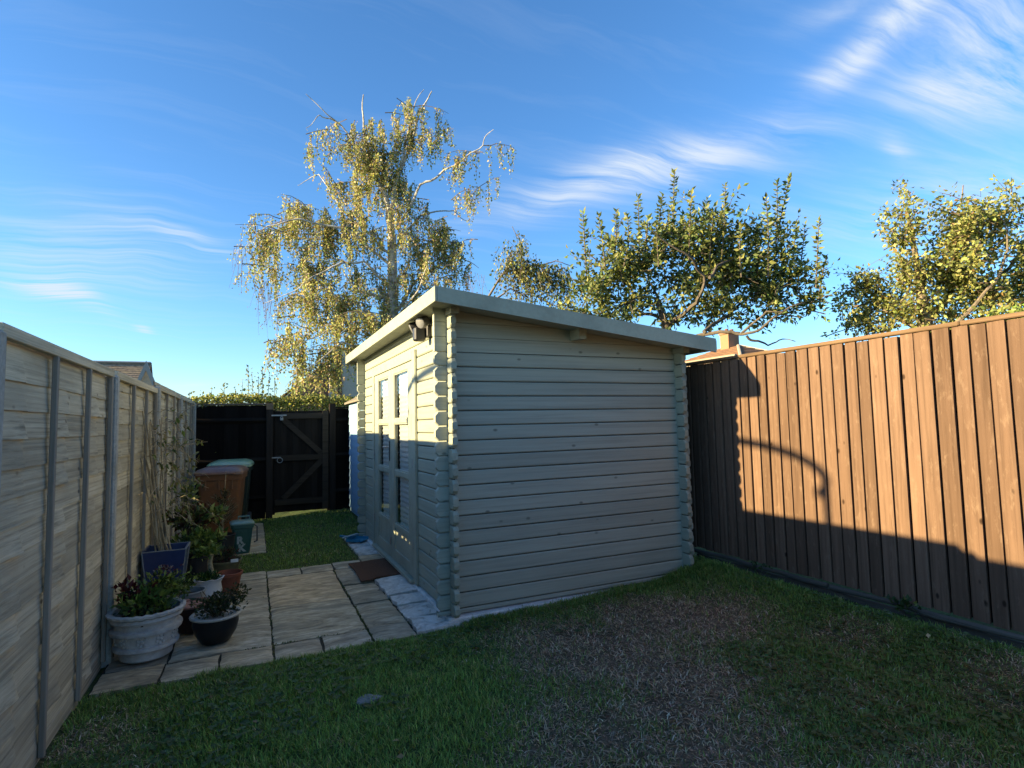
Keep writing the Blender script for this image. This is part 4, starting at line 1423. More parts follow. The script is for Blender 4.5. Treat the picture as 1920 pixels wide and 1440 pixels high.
foliage(p10, (-.20, 6.75, .21), .06, .05, .06, 70, .03, (.12, .012, .022), [((.05, .08, .03), .4)], .5, name='flowers')
MB().box((-.20, 6.62, .135), (-.13, 6.635, .165)).build('plant_label', plain('white_tag', (.6, .6, .6), .4), p10)
p11 = pot_thing('young conifer sapling with bare tips in tall black pot', -0.31, 7.42, [(.105, 0), (.112, .005), (.128, .275), (.136, .278), (.138, .295), (.128, .297), (.12, .25), (.11, .2)], M['blackpot'], None, .12, .265)
cb = MB()
cb.tube([(-.31, 7.42, .26), (-.315, 7.42, .55), (-.295, 7.42, .80), (-.285, 7.42, 1.02)], [.013, .010, .006, .003], 6)
np_, na_ = [], []
for k in range(46):
    z = random.uniform(.34, .78)
    an = random.uniform(0, 6.283)
    ln = (0.95 - z) * random.uniform(.28, .50)
    d = np.array([math.cos(an), math.sin(an), random.uniform(.5, .95)]) * ln
    b0 = np.array([-.31, 7.42, z])
    pts = [b0 + d * s_ for s_ in np.linspace(0, 1, 4)]
    cb.tube(pts, [.0035, .003, .002, .0012], 4)
    for _ in range(26):
        s_ = random.uniform(.05, .85)
        np_.append(b0 + d * s_)
        na_.append(d / np.linalg.norm(d) + RNG.normal(size=3) * .7)
cb.build('trunk', M['cane'], p11, True)
np_ = np.array(np_) - np.array(WLOC[p11])
link('foliage', leaves_mesh('foliage', np_, np.array(na_), np.full(len(np_), .030), vary((.055, .058, .020), len(np_), .3, [((.10, .075, .03), .3)]), .16), M['leaf'], p11, kind='stuff')

# ================================================================== trees
def limb(mb, pix, d, r0, r1, wob=0.05, n=7, dd=None):
    """a branch through photo pixels at about d metres, with its own wander in depth"""
    ctrl = [at(px, py, d + (dd[i] if dd else 0)) for i, (px, py) in enumerate(pix)]
    pts = []
    for i in range(len(ctrl) - 1):
        for s_ in np.linspace(0, 1, n, endpoint=(i == len(ctrl) - 2)):
            pts.append(ctrl[i] + (ctrl[i + 1] - ctrl[i]) * s_)
    pts = np.array(pts)
    w = RNG.normal(size=pts.shape) * wob
    w[0] = 0
    for _ in range(2):
        w[1:-1] = (w[:-2] + w[1:-1] + w[2:]) / 3
    pts = pts + w
    mb.tube(list(pts), list(np.linspace(r0, r1, len(pts))), 7)
    return pts


def blob_points(blobs, d, n, power=0.55):
    """points in uneven ellipsoids given by pixel centre and pixel radii; depth radius follows the width"""
    wsum = np.array([b_[2] * b_[3] * b_[4] for b_ in blobs], float)
    cnt = np.maximum(1, (n * wsum / wsum.sum()).astype(int))
    out, idx = [], []
    for (px, py, rx, ry, den, *rest), c_ in zip(blobs, cnt):
        dd = rest[0] if rest else 0.0
        q_ = RNG.normal(size=(c_, 3))
        q_ /= np.linalg.norm(q_, axis=1, keepdims=True)
        q_ *= (RNG.random((c_, 1)) ** power)
        lump = 1 + 0.3 * np.sin(q_[:, :1] * 5 + px) * np.cos(q_[:, 1:2] * 6 + py)
        q_ = q_ * lump
        k_ = d / F_PX
        cen = at(px, py, d + dd)
        right, down, fwd = CAM_R[:, 0], CAM_R[:, 1], CAM_R[:, 2]
        pts = cen + q_[:, :1] * rx * k_ * right + q_[:, 1:2] * ry * k_ * down + q_[:, 2:] * (rx * 0.85 * k_) * fwd
        out.append(pts)
        idx += [0] * c_
    return np.concatenate(out)


def branchlets(blobs, d, n, ln, up=0.2, droop=0.35):
    """short arching side branches inside the crown: list of point arrays"""
    st = blob_points(blobs, d, n, 0.75)
    out = []
    for p in st:
        v = RNG.normal(size=3)
        v[2] = abs(v[2]) * 0.4 + up
        v /= np.linalg.norm(v)
        L_ = random.uniform(*ln)
        s_ = np.linspace(0, 1, 6)[:, None]
        out.append(p + (s_ - 0.35) * v * L_ - np.array([0, 0, droop]) * L_ * (s_ ** 2) + RNG.normal(size=(6, 3)) * 0.012)
    return out


def branch_mesh(bl, r):
    mb = MB()
    for pts in bl:
        mb.tube(list(pts), list(np.linspace(r, r * .3, len(pts))), 4, False)
    return mb


def hanging_from(bl, per, len_rng, step):
    pos, tw = [], []
    for pts in bl:
        for _ in range(per):
            k = random.uniform(0.5, len(pts) - 1.01)
            i = int(k)
            p = pts[i] + (pts[i + 1] - pts[i]) * (k - i)
            ln = random.uniform(*len_rng) * random.uniform(.5, 1)
            drift = RNG.normal(size=3) * 0.07
            m_ = max(3, int(ln / step))
            s_ = np.linspace(0, 1, m_)
            line = p + np.outer(s_, drift) + np.outer(s_, [0, 0, -ln]) + RNG.normal(size=(m_, 3)) * 0.028
            pos.append(line)
            tw.append((p, p + drift * .5 + [0, 0, -ln * .5], p + drift + [0, 0, -ln]))
    pos = np.concatenate(pos)
    return pos, RNG.normal(size=(len(pos), 3)) * 0.6 + np.array([0, 0, -1.0]), tw


def spurs_from(bl, per, spread, cnt):
    pos, ax = [], []
    for pts in bl:
        for _ in range(per):
            k = random.uniform(0.2, len(pts) - 1.01)
            i = int(k)
            p = pts[i] + (pts[i + 1] - pts[i]) * (k - i)
            for _ in range(random.randint(*cnt)):
                o = RNG.normal(size=3)
                pos.append(p + o * spread)
                ax.append(o + RNG.normal(size=3) * .5 + np.array([0, 0, .15]))
    return np.array(pos), np.array(ax)


def hanging(blobs, d, n_strand, len_rng, step, leaf, col, alt):
    """weeping strands: a twig hanging from each start point, leaves along it"""
    st = blob_points(blobs, d, n_strand)
    pos, twig_pts = [], []
    for p in st:
        ln = random.uniform(*len_rng)
        drift = RNG.normal(size=3) * 0.10
        m_ = max(3, int(ln / step))
        s_ = np.linspace(0, 1, m_)
        line = p + np.outer(s_, drift) + np.outer(s_, [0, 0, -ln])
        line += RNG.normal(size=line.shape) * 0.035
        pos.append(line)
        twig_pts.append((p, p + drift * .5 + [0, 0, -ln * .5], p + drift + [0, 0, -ln]))
    pos = np.concatenate(pos)
    n = len(pos)
    ax = RNG.normal(size=(n, 3)) * 0.55 + np.array([0, 0, -1.0])
    return pos, ax, twig_pts


def strands_mesh(tw_, r=0.004):
    mb = MB()
    for a_, b_, c_ in tw_:
        mb.tube([a_, b_, c_], [r, r * .8, r * .5], 3, False)
    return mb


M['bark_twig'] = plain('birch_twig', (0.17, 0.14, 0.11), 0.8, 0.2, 14, 0.3, 0.3)
# birch
DB = 13.0
birch = thing('birch_tree', 'tall weeping birch with yellowing leaves rising behind the cabin', 'tree', tuple(at(742, 760, DB) * np.array([1, 1, 0])))
tb = MB()
base_p = at(742, 760, DB)
tb.tube([(base_p[0], base_p[1], -0.1), (base_p[0] + .05, base_p[1], 1.2), tuple(at(738, 650, DB)), tuple(at(736, 560, DB)), tuple(at(735, 440, DB))], [.21, .18, .15, .125, .095], 12)
limb(tb, [(735, 445), (728, 390), (700, 320), (685, 250), (677, 180)], DB, .075, .012)
limb(tb, [(735, 445), (726, 400), (716, 345), (722, 270)], DB, .065, .012, dd=[0, .2, .4, .5])
limb(tb, [(735, 442), (733, 390), (750, 310), (790, 225), (806, 165)], DB, .07, .010)
limb(tb, [(750, 310), (765, 250), (785, 165)], DB, .035, .006)
limb(tb, [(745, 430), (790, 350), (850, 310), (905, 270), (925, 240)], DB, .034, .005, dd=[0, -.3, -.5, -.6, -.7])
limb(tb, [(735, 470), (790, 400), (850, 395), (880, 420)], DB, .03, .006, dd=[0, .3, .8, 1.0])
limb(tb, [(700, 320), (640, 235), (600, 200), (572, 168)], DB, .020, .005, dd=[0, -.3, -.6, -.8])
limb(tb, [(640, 235), (600, 215), (575, 235)], DB, .018, .005, dd=[-.3, -.5, -.6])
limb(tb, [(735, 480), (660, 410), (600, 330), (560, 350)], DB, .03, .005, dd=[0, .4, .8, 1.0])
limb(tb, [(735, 500), (650, 430), (560, 410), (500, 420), (455, 470)], DB, .034, .005, dd=[0, -.4, -.7, -.9, -1.0])
limb(tb, [(736, 545), (680, 490), (620, 500), (560, 540), (500, 570)], DB, .032, .005, dd=[0, -.5, -1.0, -1.2, -1.3])
limb(tb, [(736, 560), (665, 545), (640, 505)], DB, .045, .012, dd=[0, -.6, -.8])
limb(tb, [(737, 600), (680, 615), (610, 620), (560, 650)], DB, .032, .006, dd=[0, -.7, -1.4, -1.8])
limb(tb, [(737, 590), (790, 520), (850, 480), (900, 500)], DB, .045, .006, dd=[0, .3, .6, .8])
limb(tb, [(737, 610), (770, 560), (800, 500)], DB, .035, .008, dd=[0, -.5, -.8])
limb(tb, [(738, 640), (690, 660), (640, 640), (575, 700)], DB, .045, .006, dd=[0, -.8, -1.6, -2.0])
tb.build('trunk', M['bark_white'], birch, True)
BB = [(680, 255, 48, 62, 1.0), (690, 300, 70, 60, 1.15), (765, 245, 52, 62, 1.0), (800, 250, 40, 55, .45), (735, 310, 80, 60, .85), (680, 390, 60, 55, .75), (770, 380, 45, 45, .6),
      (600, 240, 22, 30, .30, -.6), (582, 262, 14, 16, 1.1, -.6), (640, 340, 34, 60, .7), (690, 430, 70, 40, .9),
      (880, 290, 45, 35, .50, -.5), (930, 280, 20, 32, .75, -.6), (860, 340, 35, 45, .35, -.4), (890, 320, 25, 35, .5, -.5),
      (560, 390, 45, 45, .8, .5), (545, 420, 60, 60, 1.0), (500, 425, 34, 50, .8, -.6), (520, 470, 45, 50, .7), (460, 465, 16, 26, .4, -.9),
      (620, 430, 60, 60, .9), (600, 500, 80, 55, 1.0, -.5), (780, 420, 60, 60, 1.0), (830, 430, 40, 60, .9), (850, 470, 30, 50, .8), (790, 480, 60, 60, 1.1), (870, 470, 16, 45, .5),
      (880, 510, 25, 35, .22, .6), (720, 520, 70, 40, .85), (640, 560, 80, 50, 1.1, -.8), (570, 560, 45, 60, .95, -1.0), (700, 590, 60, 45, 1.1, -1.0), (760, 560, 60, 45, 1.0),
      (820, 540, 55, 40, .9), (560, 630, 45, 45, .9, -1.4), (600, 650, 55, 55, .95, -1.3), (650, 670, 40, 40, .8, -1.0), (570, 700, 28, 34, 1.0, -1.8), (640, 600, 60, 40, .9, -1.2), (520, 630, 24, 14, .4, -1.2), (480, 500, 30, 30, .2, -1.0)]
bl_ = branchlets(BB, DB, 330, (.5, 1.1))
branch_mesh(bl_, .011).build('branch', M['bark_twig'], birch, True, kind='stuff')
pos, ax, tws = hanging_from(bl_, 10, (0.25, 0.85), 0.027)
n = len(pos)
hgt = pos[:, 2]
cols = vary((.41, .425, .155), n, .22, [((.26, .30, .105), .32), ((.54, .45, .24), .20), ((.42, .29, .18), .10)])
link('crown', leaves_mesh('crown', pos - np.array(WLOC[birch]), ax, .052 * (.7 + .6 * RNG.random(n)), cols, .78), M['leaf'], birch, kind='stuff')
strands_mesh(tws[::1], .0045).build('twigs', M['twig'], birch, kind='stuff')
# bare trailing strands at the left and right edges
pos, ax, tws = hanging([(450, 480, 14, 30, 1), (500, 540, 40, 25, 1), (890, 520, 28, 25, 1), (520, 560, 30, 25, 1), ], DB - .5, 70, (.3, .8), .16, .04, None, None)
link('thin_foliage', leaves_mesh('thin_foliage', pos - np.array(WLOC[birch]), ax, .04 * (.7 + .6 * RNG.random(len(pos))), vary((.17, .12, .07), len(pos), .3), .6), M['leaf'], birch, kind='stuff')
strands_mesh(tws, .004).build('bare_twigs', M['twig'], birch, kind='stuff')

# second, smaller birch seen over the cabin roof
DS = 11.0
sb_ = thing('small_birch', 'small green birch leaning over the middle of the cabin roof', 'tree', tuple(at(890, 640, DS) * np.array([1, 1, 0])))
tb = MB()
bp_ = at(880, 640, DS)
tb.tube([(bp_[0], bp_[1], -.1), (bp_[0], bp_[1], 1.5), tuple(at(905, 575, DS)), tuple(at(935, 525, DS)), tuple(at(958, 492, DS))], [.06, .05, .030, .020, .014], 9)
limb(tb, [(940, 515), (990, 500), (1040, 490), (1075, 500)], DS, .022, .005)
limb(tb, [(958, 492), (975, 460), (965, 430)], DS, .016, .005)
limb(tb, [(930, 560), (960, 545), (1000, 555), (1060, 575)], DS, .02, .004)
tb.build('trunk', M['bark_twig'], sb_, True)
pos, ax, tws = hanging([(970, 470, 24, 34, .7), (950, 490, 22, 30, .5), (985, 500, 34, 28, 1.2), (1020, 505, 34, 22, 1.2), (1055, 515, 22, 26, .9), (1000, 535, 40, 18, .6), (955, 545, 22, 18, .3), (1050, 560, 30, 24, .6), (1075, 580, 25, 20, .8), (980, 575, 30, 12, .4)], DS, 420, (.15, .45), .03, .045, None, None)
n = len(pos)
link('crown', leaves_mesh('crown', pos - np.array(WLOC[sb_]), ax, .055 * (.7 + .6 * RNG.random(n)), vary((.20, .225, .07), n, .3, [((.34, .31, .11), .25), ((.10, .125, .05), .25)]), .7), M['leaf'], sb_, kind='stuff')
strands_mesh(tws, .004).build('twigs', M['twig'], sb_, kind='stuff')

M['bark_dark'] = plain('apple_bark_dark', (0.11, 0.09, 0.07), 0.9, 0.2, 25, 0.35, 0.5)
# apple tree with upright shoots
DA = 9.0
apple = thing('apple_tree', 'apple tree with tall upright leafy shoots behind the cabin roof', 'tree', tuple(at(1250, 640, DA) * np.array([1, 1, 0])))
tb = MB()
bp_ = at(1262, 650, DA)
tb.tube([(bp_[0], bp_[1], -.1), (bp_[0], bp_[1], 1.6), tuple(at(1258, 640, DA)), tuple(at(1245, 600, DA)), tuple(at(1230, 560, DA))], [.13, .11, .08, .055, .035], 10)
limb(tb, [(1258, 640), (1320, 622), (1390, 625), (1440, 600), (1520, 560)], DA, .038, .008, dd=[0, -.4, -.7, -.9, -1.0])
limb(tb, [(1250, 610), (1315, 570), (1322, 520), (1280, 475), (1232, 445)], DA, .035, .008, dd=[0, -.5, -.7, -.9, -1.0])
limb(tb, [(1245, 600), (1200, 590), (1180, 540), (1130, 500), (1095, 470)], DA, .03, .007, dd=[0, .3, .5, .6, .6])
limb(tb, [(1245, 600), (1225, 540), (1215, 500)], DA, .028, .008, dd=[0, .5, .8])
limb(tb, [(1230, 560), (1190, 560), (1150, 590), (1110, 600)], DA, .022, .006)
limb(tb, [(1320, 622), (1380, 580), (1420, 540), (1460, 500)], DA, .03, .006, dd=[-.4, .2, .6, .8])
limb(tb, [(1390, 625), (1440, 585), (1475, 582)], DA, .02, .005, dd=[-.7, -1.0, -1.1])
limb(tb, [(1400, 630), (1440, 650), (1480, 625)], DA, .02, .006, dd=[-.7, -.6, -.6])
limb(tb, [(1330, 520), (1370, 490), (1400, 460)], DA, .025, .006, dd=[-.7, -.4, -.2])
pos_l, ax_l = [], []
SHOOTS = [(1093, 395, 1100, 520), (1122, 402, 1135, 500), (1155, 395, 1152, 500), (1176, 402, 1170, 500), (1197, 365, 1200, 500), (1215, 405, 1210, 500), (1242, 365, 1240, 480), (1265, 320, 1262, 480), (1297, 358, 1292, 490), (1326, 370, 1322, 500), (1360, 345, 1352, 500),
          (1338, 400, 1330, 500), (1390, 425, 1390, 520), (1405, 430, 1410, 530), (1436, 367, 1440, 520), (1457, 338, 1450, 520), (1481, 328, 1468, 520), (1495, 415, 1480, 540), (1510, 420, 1492, 550), (1536, 412, 1530, 540), (1548, 482, 1535, 560), (1105, 470, 1110, 560), (1230, 420, 1235, 500), (1280, 400, 1280, 500), (1375, 440, 1370, 540), (1420, 450, 1425, 560)]
for (tx, ty, bx, by) in SHOOTS:
    dd = random.uniform(-.9, .9)
    a_, b_ = at(bx, by, DA + dd), at(tx, ty, DA + dd)
    mid = (a_ + b_) / 2 + RNG.normal(size=3) * .03
    tb.tube([a_, mid, b_], [.014, .010, .005], 5)
    ln = np.linalg.norm(b_ - a_)
    m_ = int(ln / .016)
    for i in range(m_):
        s_ = i / m_
        p = a_ + (b_ - a_) * s_ + (mid - (a_ + b_) / 2) * (1 - abs(2 * s_ - 1))
        an = i * 2.4 + random.uniform(-.3, .3)
        up_ = .45 if s_ < .93 else 1.3
        pos_l.append(p)
        ax_l.append(np.array([math.cos(an), math.sin(an), up_ + random.uniform(-.45, .3)]))
tb.build('trunk', M['bark_dark'], apple, True)
AB = [(1280, 430, 40, 40, .8), (1345, 420, 35, 45, .9), (1240, 450, 40, 35, .6), (1160, 470, 60, 30, .5), (1450, 450, 35, 40, .6), (1160, 520, 75, 50, 1.0), (1130, 560, 60, 40, 1.0), (1190, 570, 70, 40, .75), (1230, 500, 60, 45, 1.0), (1290, 470, 60, 50, 1.1), (1340, 470, 50, 60, 1.1), (1310, 530, 70, 45, 1.0), (1380, 520, 60, 50, 1.1), (1270, 590, 60, 28, .7), (1370, 575, 80, 38, 1.0), (1440, 545, 60, 45, 1.1), (1460, 500, 45, 50, .8),
      (1500, 560, 40, 38, 1.1), (1460, 590, 60, 22, .8), (1150, 600, 70, 25, .6), (1420, 480, 40, 40, .7), (1340, 605, 50, 18, .6), (1100, 520, 25, 40, .7), (1090, 590, 40, 20, .8)]
bl_ = branchlets(AB, DA, 250, (.45, .95), .35, .1)
branch_mesh(bl_, .010).build('branch', M['bark_dark'], apple, True, kind='stuff')
p2_, a2_ = spurs_from(bl_, 7, .05, (5, 8))
pos_l, ax_l = np.concatenate([np.array(pos_l), p2_]), np.concatenate([np.array(ax_l), a2_])
n = len(pos_l)
link('crown', leaves_mesh('crown', pos_l - np.array(WLOC[apple]), ax_l, .100 * (.6 + .6 * RNG.random(n)), vary((.17, .21, .068), n, .28, [((.30, .30, .09), .28), ((.085, .115, .05), .22)]), .5, .16), M['leaf'], apple, kind='stuff')

# pear tree(s) over the brown fence
DP = 8.6
pear = thing('pear_tree', 'bushy sunlit pear tree rising over the brown fence at right', 'tree', tuple(at(1745, 640, DP) * np.array([1, 1, 0])))
tb = MB()
bp_ = at(1745, 650, DP)
tb.tube([(bp_[0], bp_[1], 0), (bp_[0], bp_[1], 1.8), tuple(at(1735, 600, DP)), tuple(at(1720, 500, DP)), tuple(at(1700, 390, DP))], [.13, .11, .09, .05, .015], 9)
limb(tb, [(1740, 620), (1785, 540), (1800, 430), (1806, 350)], DP, .06, .008, dd=[0, .3, .4, .4])
limb(tb, [(1740, 620), (1690, 600), (1630, 560), (1605, 510)], DP, .045, .006, dd=[0, .3, .6, .7])
limb(tb, [(1870, 530), (1895, 490), (1925, 455)], DP, .03, .02, dd=[.2, .2, .2])
limb(tb, [(1745, 640), (1800, 600), (1870, 530), (1900, 400)], DP, .05, .006, dd=[0, -.3, -.4, -.3])
limb(tb, [(1690, 610), (1640, 625), (1580, 600)], DP, .025, .005, dd=[.3, .6, .8])
tb.build('trunk', M['bark'], pear, True)
PB = [(1700, 360, 8, 22, .9), (1730, 470, 16, 40, .5), (1838, 380, 10, 22, .8), (1697, 392, 22, 20, 1.0), (1698, 445, 28, 46, 1.0), (1668, 425, 10, 26, .35), (1700, 525, 50, 45, 1.0), (1805, 368, 10, 22, 1.0), (1778, 395, 14, 24, .7), (1806, 415, 20, 26, .9), (1852, 405, 30, 24, 1.0), (1810, 450, 60, 50, 1.2), (1870, 450, 30, 50, .9), (1790, 520, 70, 55, 1.2), (1840, 560, 60, 45, 1.0), (1900, 400, 16, 50, .7), (1910, 530, 30, 60, 1.1), (1960, 480, 60, 90, 1.0),
      (1660, 560, 50, 35, .9, .5), (1620, 545, 40, 35, .8, .6), (1600, 600, 40, 25, .7, .7), (1630, 610, 50, 25, .9, .5), (1575, 560, 14, 30, .25, .8), (1605, 515, 18, 20, .4, .7), (1720, 590, 60, 30, .8), (1800, 600, 60, 28, 1.0), (1900, 600, 60, 26, 1.2, -.4)]
bl_ = branchlets(PB, DP, 330, (.4, .8), .5, .15)
branch_mesh(bl_, .009).build('branch', M['twig'], pear, True, kind='stuff')
pos_l, ax_l = spurs_from(bl_, 9, .05, (5, 8))
ax_l = ax_l + np.array([0, 0, -.4])
n = len(pos_l)
cen = pos_l[::40]
cols = vary((.31, .325, .10), n, .26, [((.17, .195, .065), .28), ((.42, .39, .15), .15), ((.33, .20, .08), .03)])
link('crown', leaves_mesh('crown', pos_l - np.array(WLOC[pear]), ax_l, .068 * (.6 + .6 * RNG.random(n)), cols, .66, .16), M['leaf'], pear, kind='stuff')
strands_mesh([(p, p + RNG.normal(size=3) * .1, p + RNG.normal(size=3) * .15) for p in cen[::5]], .004).build('twigs', M['twig'], pear, kind='stuff')

# bright climber at the fence top
DV = 6.9
ivy = thing('leafy_shrub', 'bright green shrub just showing along the top of the brown fence', 'shrub', tuple(at(1860, 640, DV) * np.array([1, 1, 0])))
VB = [(1800, 625, 40, 16, 1), (1860, 610, 50, 20, 1), (1920, 595, 50, 22, 1), (1980, 590, 50, 30, 1), (1860, 660, 80, 40, 1), (1950, 660, 80, 60, 1)]
cen = blob_points(VB, DV, 650, .5)
pos_l = np.repeat(cen, 4, axis=0) + RNG.normal(size=(len(cen) * 4, 3)) * .05
n = len(pos_l)
link('foliage', leaves_mesh('foliage', pos_l - np.array(WLOC[ivy]), RNG.normal(size=(n, 3)) + np.array([0, 0, .2]), .075 * (.6 + .6 * RNG.random(n)), vary((.27, .33, .075), n, .25, [((.14, .19, .05), .25)]), .6), M['leaf'], ivy, kind='stuff')
mb = MB()
gb_ = at(1880, 690, DV)
for p in cen[::25]:
    mb.tube([(gb_[0], gb_[1], 0.0), (np.array([gb_[0], gb_[1], 1.2]) + p) / 2 - [0, 0, .2], p], [.02, .012, .004], 5)
mb.build('stem', M['twig'], ivy)

# hedge behind the back fence
hedge = thing('hedge', 'sunlit clipped hedge with loose shoots above the dark back fence', 'hedge', (0.6, 11.4, 0))
n = 13000
hx = RNG.uniform(-1.6, 3.3, n)
hy = 11.35 + RNG.normal(size=n) * .22
hz = 2.10 - np.abs(RNG.normal(size=n)) * .17 + .07 * (fbm(hx, hx * 0, 2.0) - .5) * 2
hz = np.where(RNG.random(n) < .3, RNG.uniform(.1, 2.05, n), hz)
pos_l = np.stack([hx, hy, hz], -1)
ax_l = RNG.normal(size=(n, 3)) + np.array([0, 0, .5])
mb = MB()
pl, al = [pos_l], [ax_l]
for (px, py) in ((465, 688), (472, 700), (492, 690), (505, 700), (420, 718), (398, 728), (355, 735), (515, 712), (455, 715), (440, 728), (380, 735), (540, 728), (485, 705)):
    tip = on(px, py, Y=11.3)
    b0 = np.array([tip[0] + random.uniform(-.08, .08), 11.35, 1.7])
    mb.tube([b0, (b0 + tip) / 2 + RNG.normal(size=3) * .02, tip], [.007, .005, .003], 4)
    m_ = int((tip[2] - 1.85) / .022) + 2
    s_ = np.linspace(.3, 1, m_)
    pl.append(b0 + np.outer(s_, tip - b0) + RNG.normal(size=(m_, 3)) * .02)
    al.append(RNG.normal(size=(m_, 3)) + np.array([0, 0, .4]))
for x in np.arange(-1.4, 3.2, .35):
    mb.tube([(x, 11.35, 0), (x + .05, 11.38, 1.0), (x - .02, 11.33, 1.8)], [.02, .014, .006], 5)
mb.build('stem', M['twig'], hedge)
pl, al = np.concatenate(pl), np.concatenate(al)
n = len(pl)
link('foliage', leaves_mesh('foliage', pl - np.array(WLOC[hedge]), al, .058 * (.6 + .6 * RNG.random(n)), vary((.27, .29, .08), n, .28, [((.12, .15, .05), .3), ((.38, .34, .11), .15)]), .6), M['leaf'], hedge, kind='stuff')

# ================================================================== houses beyond
M['tile'] = plain('clay_tiles', (0.19, 0.105, 0.065), 0.85, 0.2, 40, 0.3, 0.4, dirt=(0.28, 0.17, 0.08), dscale=3)
M['tile_grey'] = plain('lichened_tiles', (0.26, 0.20, 0.145), 0.9, 0.1, 12, 0.4, 0.4, dirt=(0.40, 0.31, 0.17), dscale=3)
M['brick'] = plain('brick_wall', (0.30, 0.16, 0.105), 0.85, 0.2, 50, 0.3, 0.2)
M['render'] = plain('cream_render', (0.50, 0.42, 0.32), 0.85, 0.2, 30, 0.1, 0.1)
M['grey_paint'] = plain('grey_bargeboard', (0.30, 0.30, 0.29), 0.6, 0.3, 30, 0.1, 0.1)


def tile_courses(parent, p00, p10, p01, p11, rows, mat):
    """courses of roof tiles laid on a sloping face: p00,p10 eaves ends; p01,p11 ridge ends"""
    p00, p10, p01, p11 = [np.array(p, float) for p in (p00, p10, p01, p11)]
    nrm = np.cross(p10 - p00, p01 - p00)
    nrm /= np.linalg.norm(nrm)
    if nrm[2] < 0:
        nrm = -nrm
    for r_ in range(rows):
        a_, b_ = r_ / rows, min(1.0, (r_ + 1.08) / rows)
        l0, l1 = p00 + (p01 - p00) * a_, p10 + (p11 - p10) * a_
        u0, u1 = p00 + (p01 - p00) * b_, p10 + (p11 - p10) * b_
        lo, hi = nrm * (.7 / rows), nrm * .01
        MB().add([l0 + lo, l1 + lo, u1 + hi, u0 + hi, l0, l1, u1, u0], [(0, 1, 2, 3), (4, 7, 6, 5), (0, 4, 5, 1), (1, 5, 6, 2), (2, 6, 7, 3), (3, 7, 4, 0)]).build('tile_course', mat, parent)


# left: gable of an outbuilding over the fence
gT, gR_ = on(275, 677, Y=18.0), on(292, 735, Y=18.0)
hA = thing('gabled_house', 'lichened tiled roof with grey pointed gable beyond the left fence', 'house', (gT[0] - 4, 18.0, 0))
gw = .46
xg, zr_ = gT[0], gT[2]
eave = zr_ - 1.35
MB().prism([(xg - gw, 0), (xg + gw, 0), (xg + gw, eave), (xg, zr_ - .1), (xg - gw, eave)], 1, 18.3, 18.0).build('gable_wall', M['render'], hA)
for s_ in (-1, 1):
    MB().prism([(xg, zr_), (xg + s_ * (gw + .12), eave - .18), (xg + s_ * (gw + .12), eave - .40), (xg, zr_ - .26)][::s_], 1, 17.98, 17.92).build('bargeboard', M['grey_paint'], hA)
MB().box((xg - 9, 18.3, 0), (xg + .1, 22.5, eave - .4)).build('wall', M['brick'], hA)
zr2 = on(225, 680.5, Y=20.6)[2]
tile_courses(hA, (xg - 9.2, 18.05, eave - .6), (xg - .3, 18.05, eave - .6), (xg - 9.2, 20.6, zr2), (xg - .25, 20.6, zr2), 30, M['tile_grey'])
tile_courses(hA, (xg - .35, 23.0, eave - .6), (xg - 9.2, 23.0, eave - .6), (xg - .25, 20.6, zr2), (xg - 9.2, 20.6, zr2), 30, M['tile_grey'])
MB().box((xg - 9.2, 20.5, zr2 - .02), (xg - .25, 20.7, zr2 + .05), .03).build('ridge', M['grey_paint'], hA)

# middle: brick house behind the birch
hB = thing('brick_house', 'pinkish brick house with steep roof half hidden by the birch', 'house', (4.2, 24.0, 0))
pk_ = on(632, 676, Y=24.0)
xm, zt_ = pk_[0], pk_[2] + .3
MB().prism([(xm - 3.0, 0), (xm + 3.4, 0), (xm + 3.4, 1.9), (xm + .2, zt_), (xm - 3.0, 1.9)], 1, 24.4, 24.0).build('gable_wall', M['brick'], hB)
tile_courses(hB, (xm - 3.3, 23.7, 1.75), (xm - 3.3, 31.0, 1.75), (xm + .2, 23.7, zt_ + .1), (xm + .2, 31.0, zt_ + .1), 14, M['tile'])
tile_courses(hB, (xm + 3.7, 31.0, 1.75), (xm + 3.7, 23.7, 1.75), (xm + .2, 31.0, zt_ + .1), (xm + .2, 23.7, zt_ + .1), 14, M['tile'])
MB().box((xm - .35, 23.55, 2.0), (xm + 1.15, 23.98, zt_ + .2), .02).build('chimney_breast', M['render'], hB)
MB().box((xm - .05, 23.50, 2.0), (xm + .12, 23.549, zt_ - .1)).build('downpipe', plain('brown_pipe', (.16, .07, .04), .6), hB)

# right: hipped roof and chimney
apx = on(1384, 648, Y=24.0)
hC = thing('hipped_house', 'distant house with orange hipped tile roof and brick chimney', 'house', (apx[0], 26.0, 0))
ax_, az_ = apx[0], apx[2]
ew, ez = 4.6, az_ - 1.9
rl = 1.2
e = [(ax_ - ew, 24 - ew, ez), (ax_ + ew, 24 - ew, ez), (ax_ + ew, 24 + ew + rl, ez), (ax_ - ew, 24 + ew + rl, ez)]
r0_, r1_ = (ax_, 24, az_), (ax_, 24 + rl, az_)
tile_courses(hC, e[0], e[1], r0_, (r0_[0] + .05, r0_[1], r0_[2]), 14, M['tile'])
tile_courses(hC, e[1], e[2], r0_, r1_, 14, M['tile'])
tile_courses(hC, e[2], e[3], r1_, (r1_[0] - .05, r1_[1], r1_[2]), 14, M['tile'])
tile_courses(hC, e[3], e[0], r1_, r0_, 14, M['tile'])
MB().box((ax_ - ew + .4, 24 - ew + .4, 0), (ax_ + ew - .4, 24 + ew + rl - .4, ez)).build('wall', M['brick'], hC)
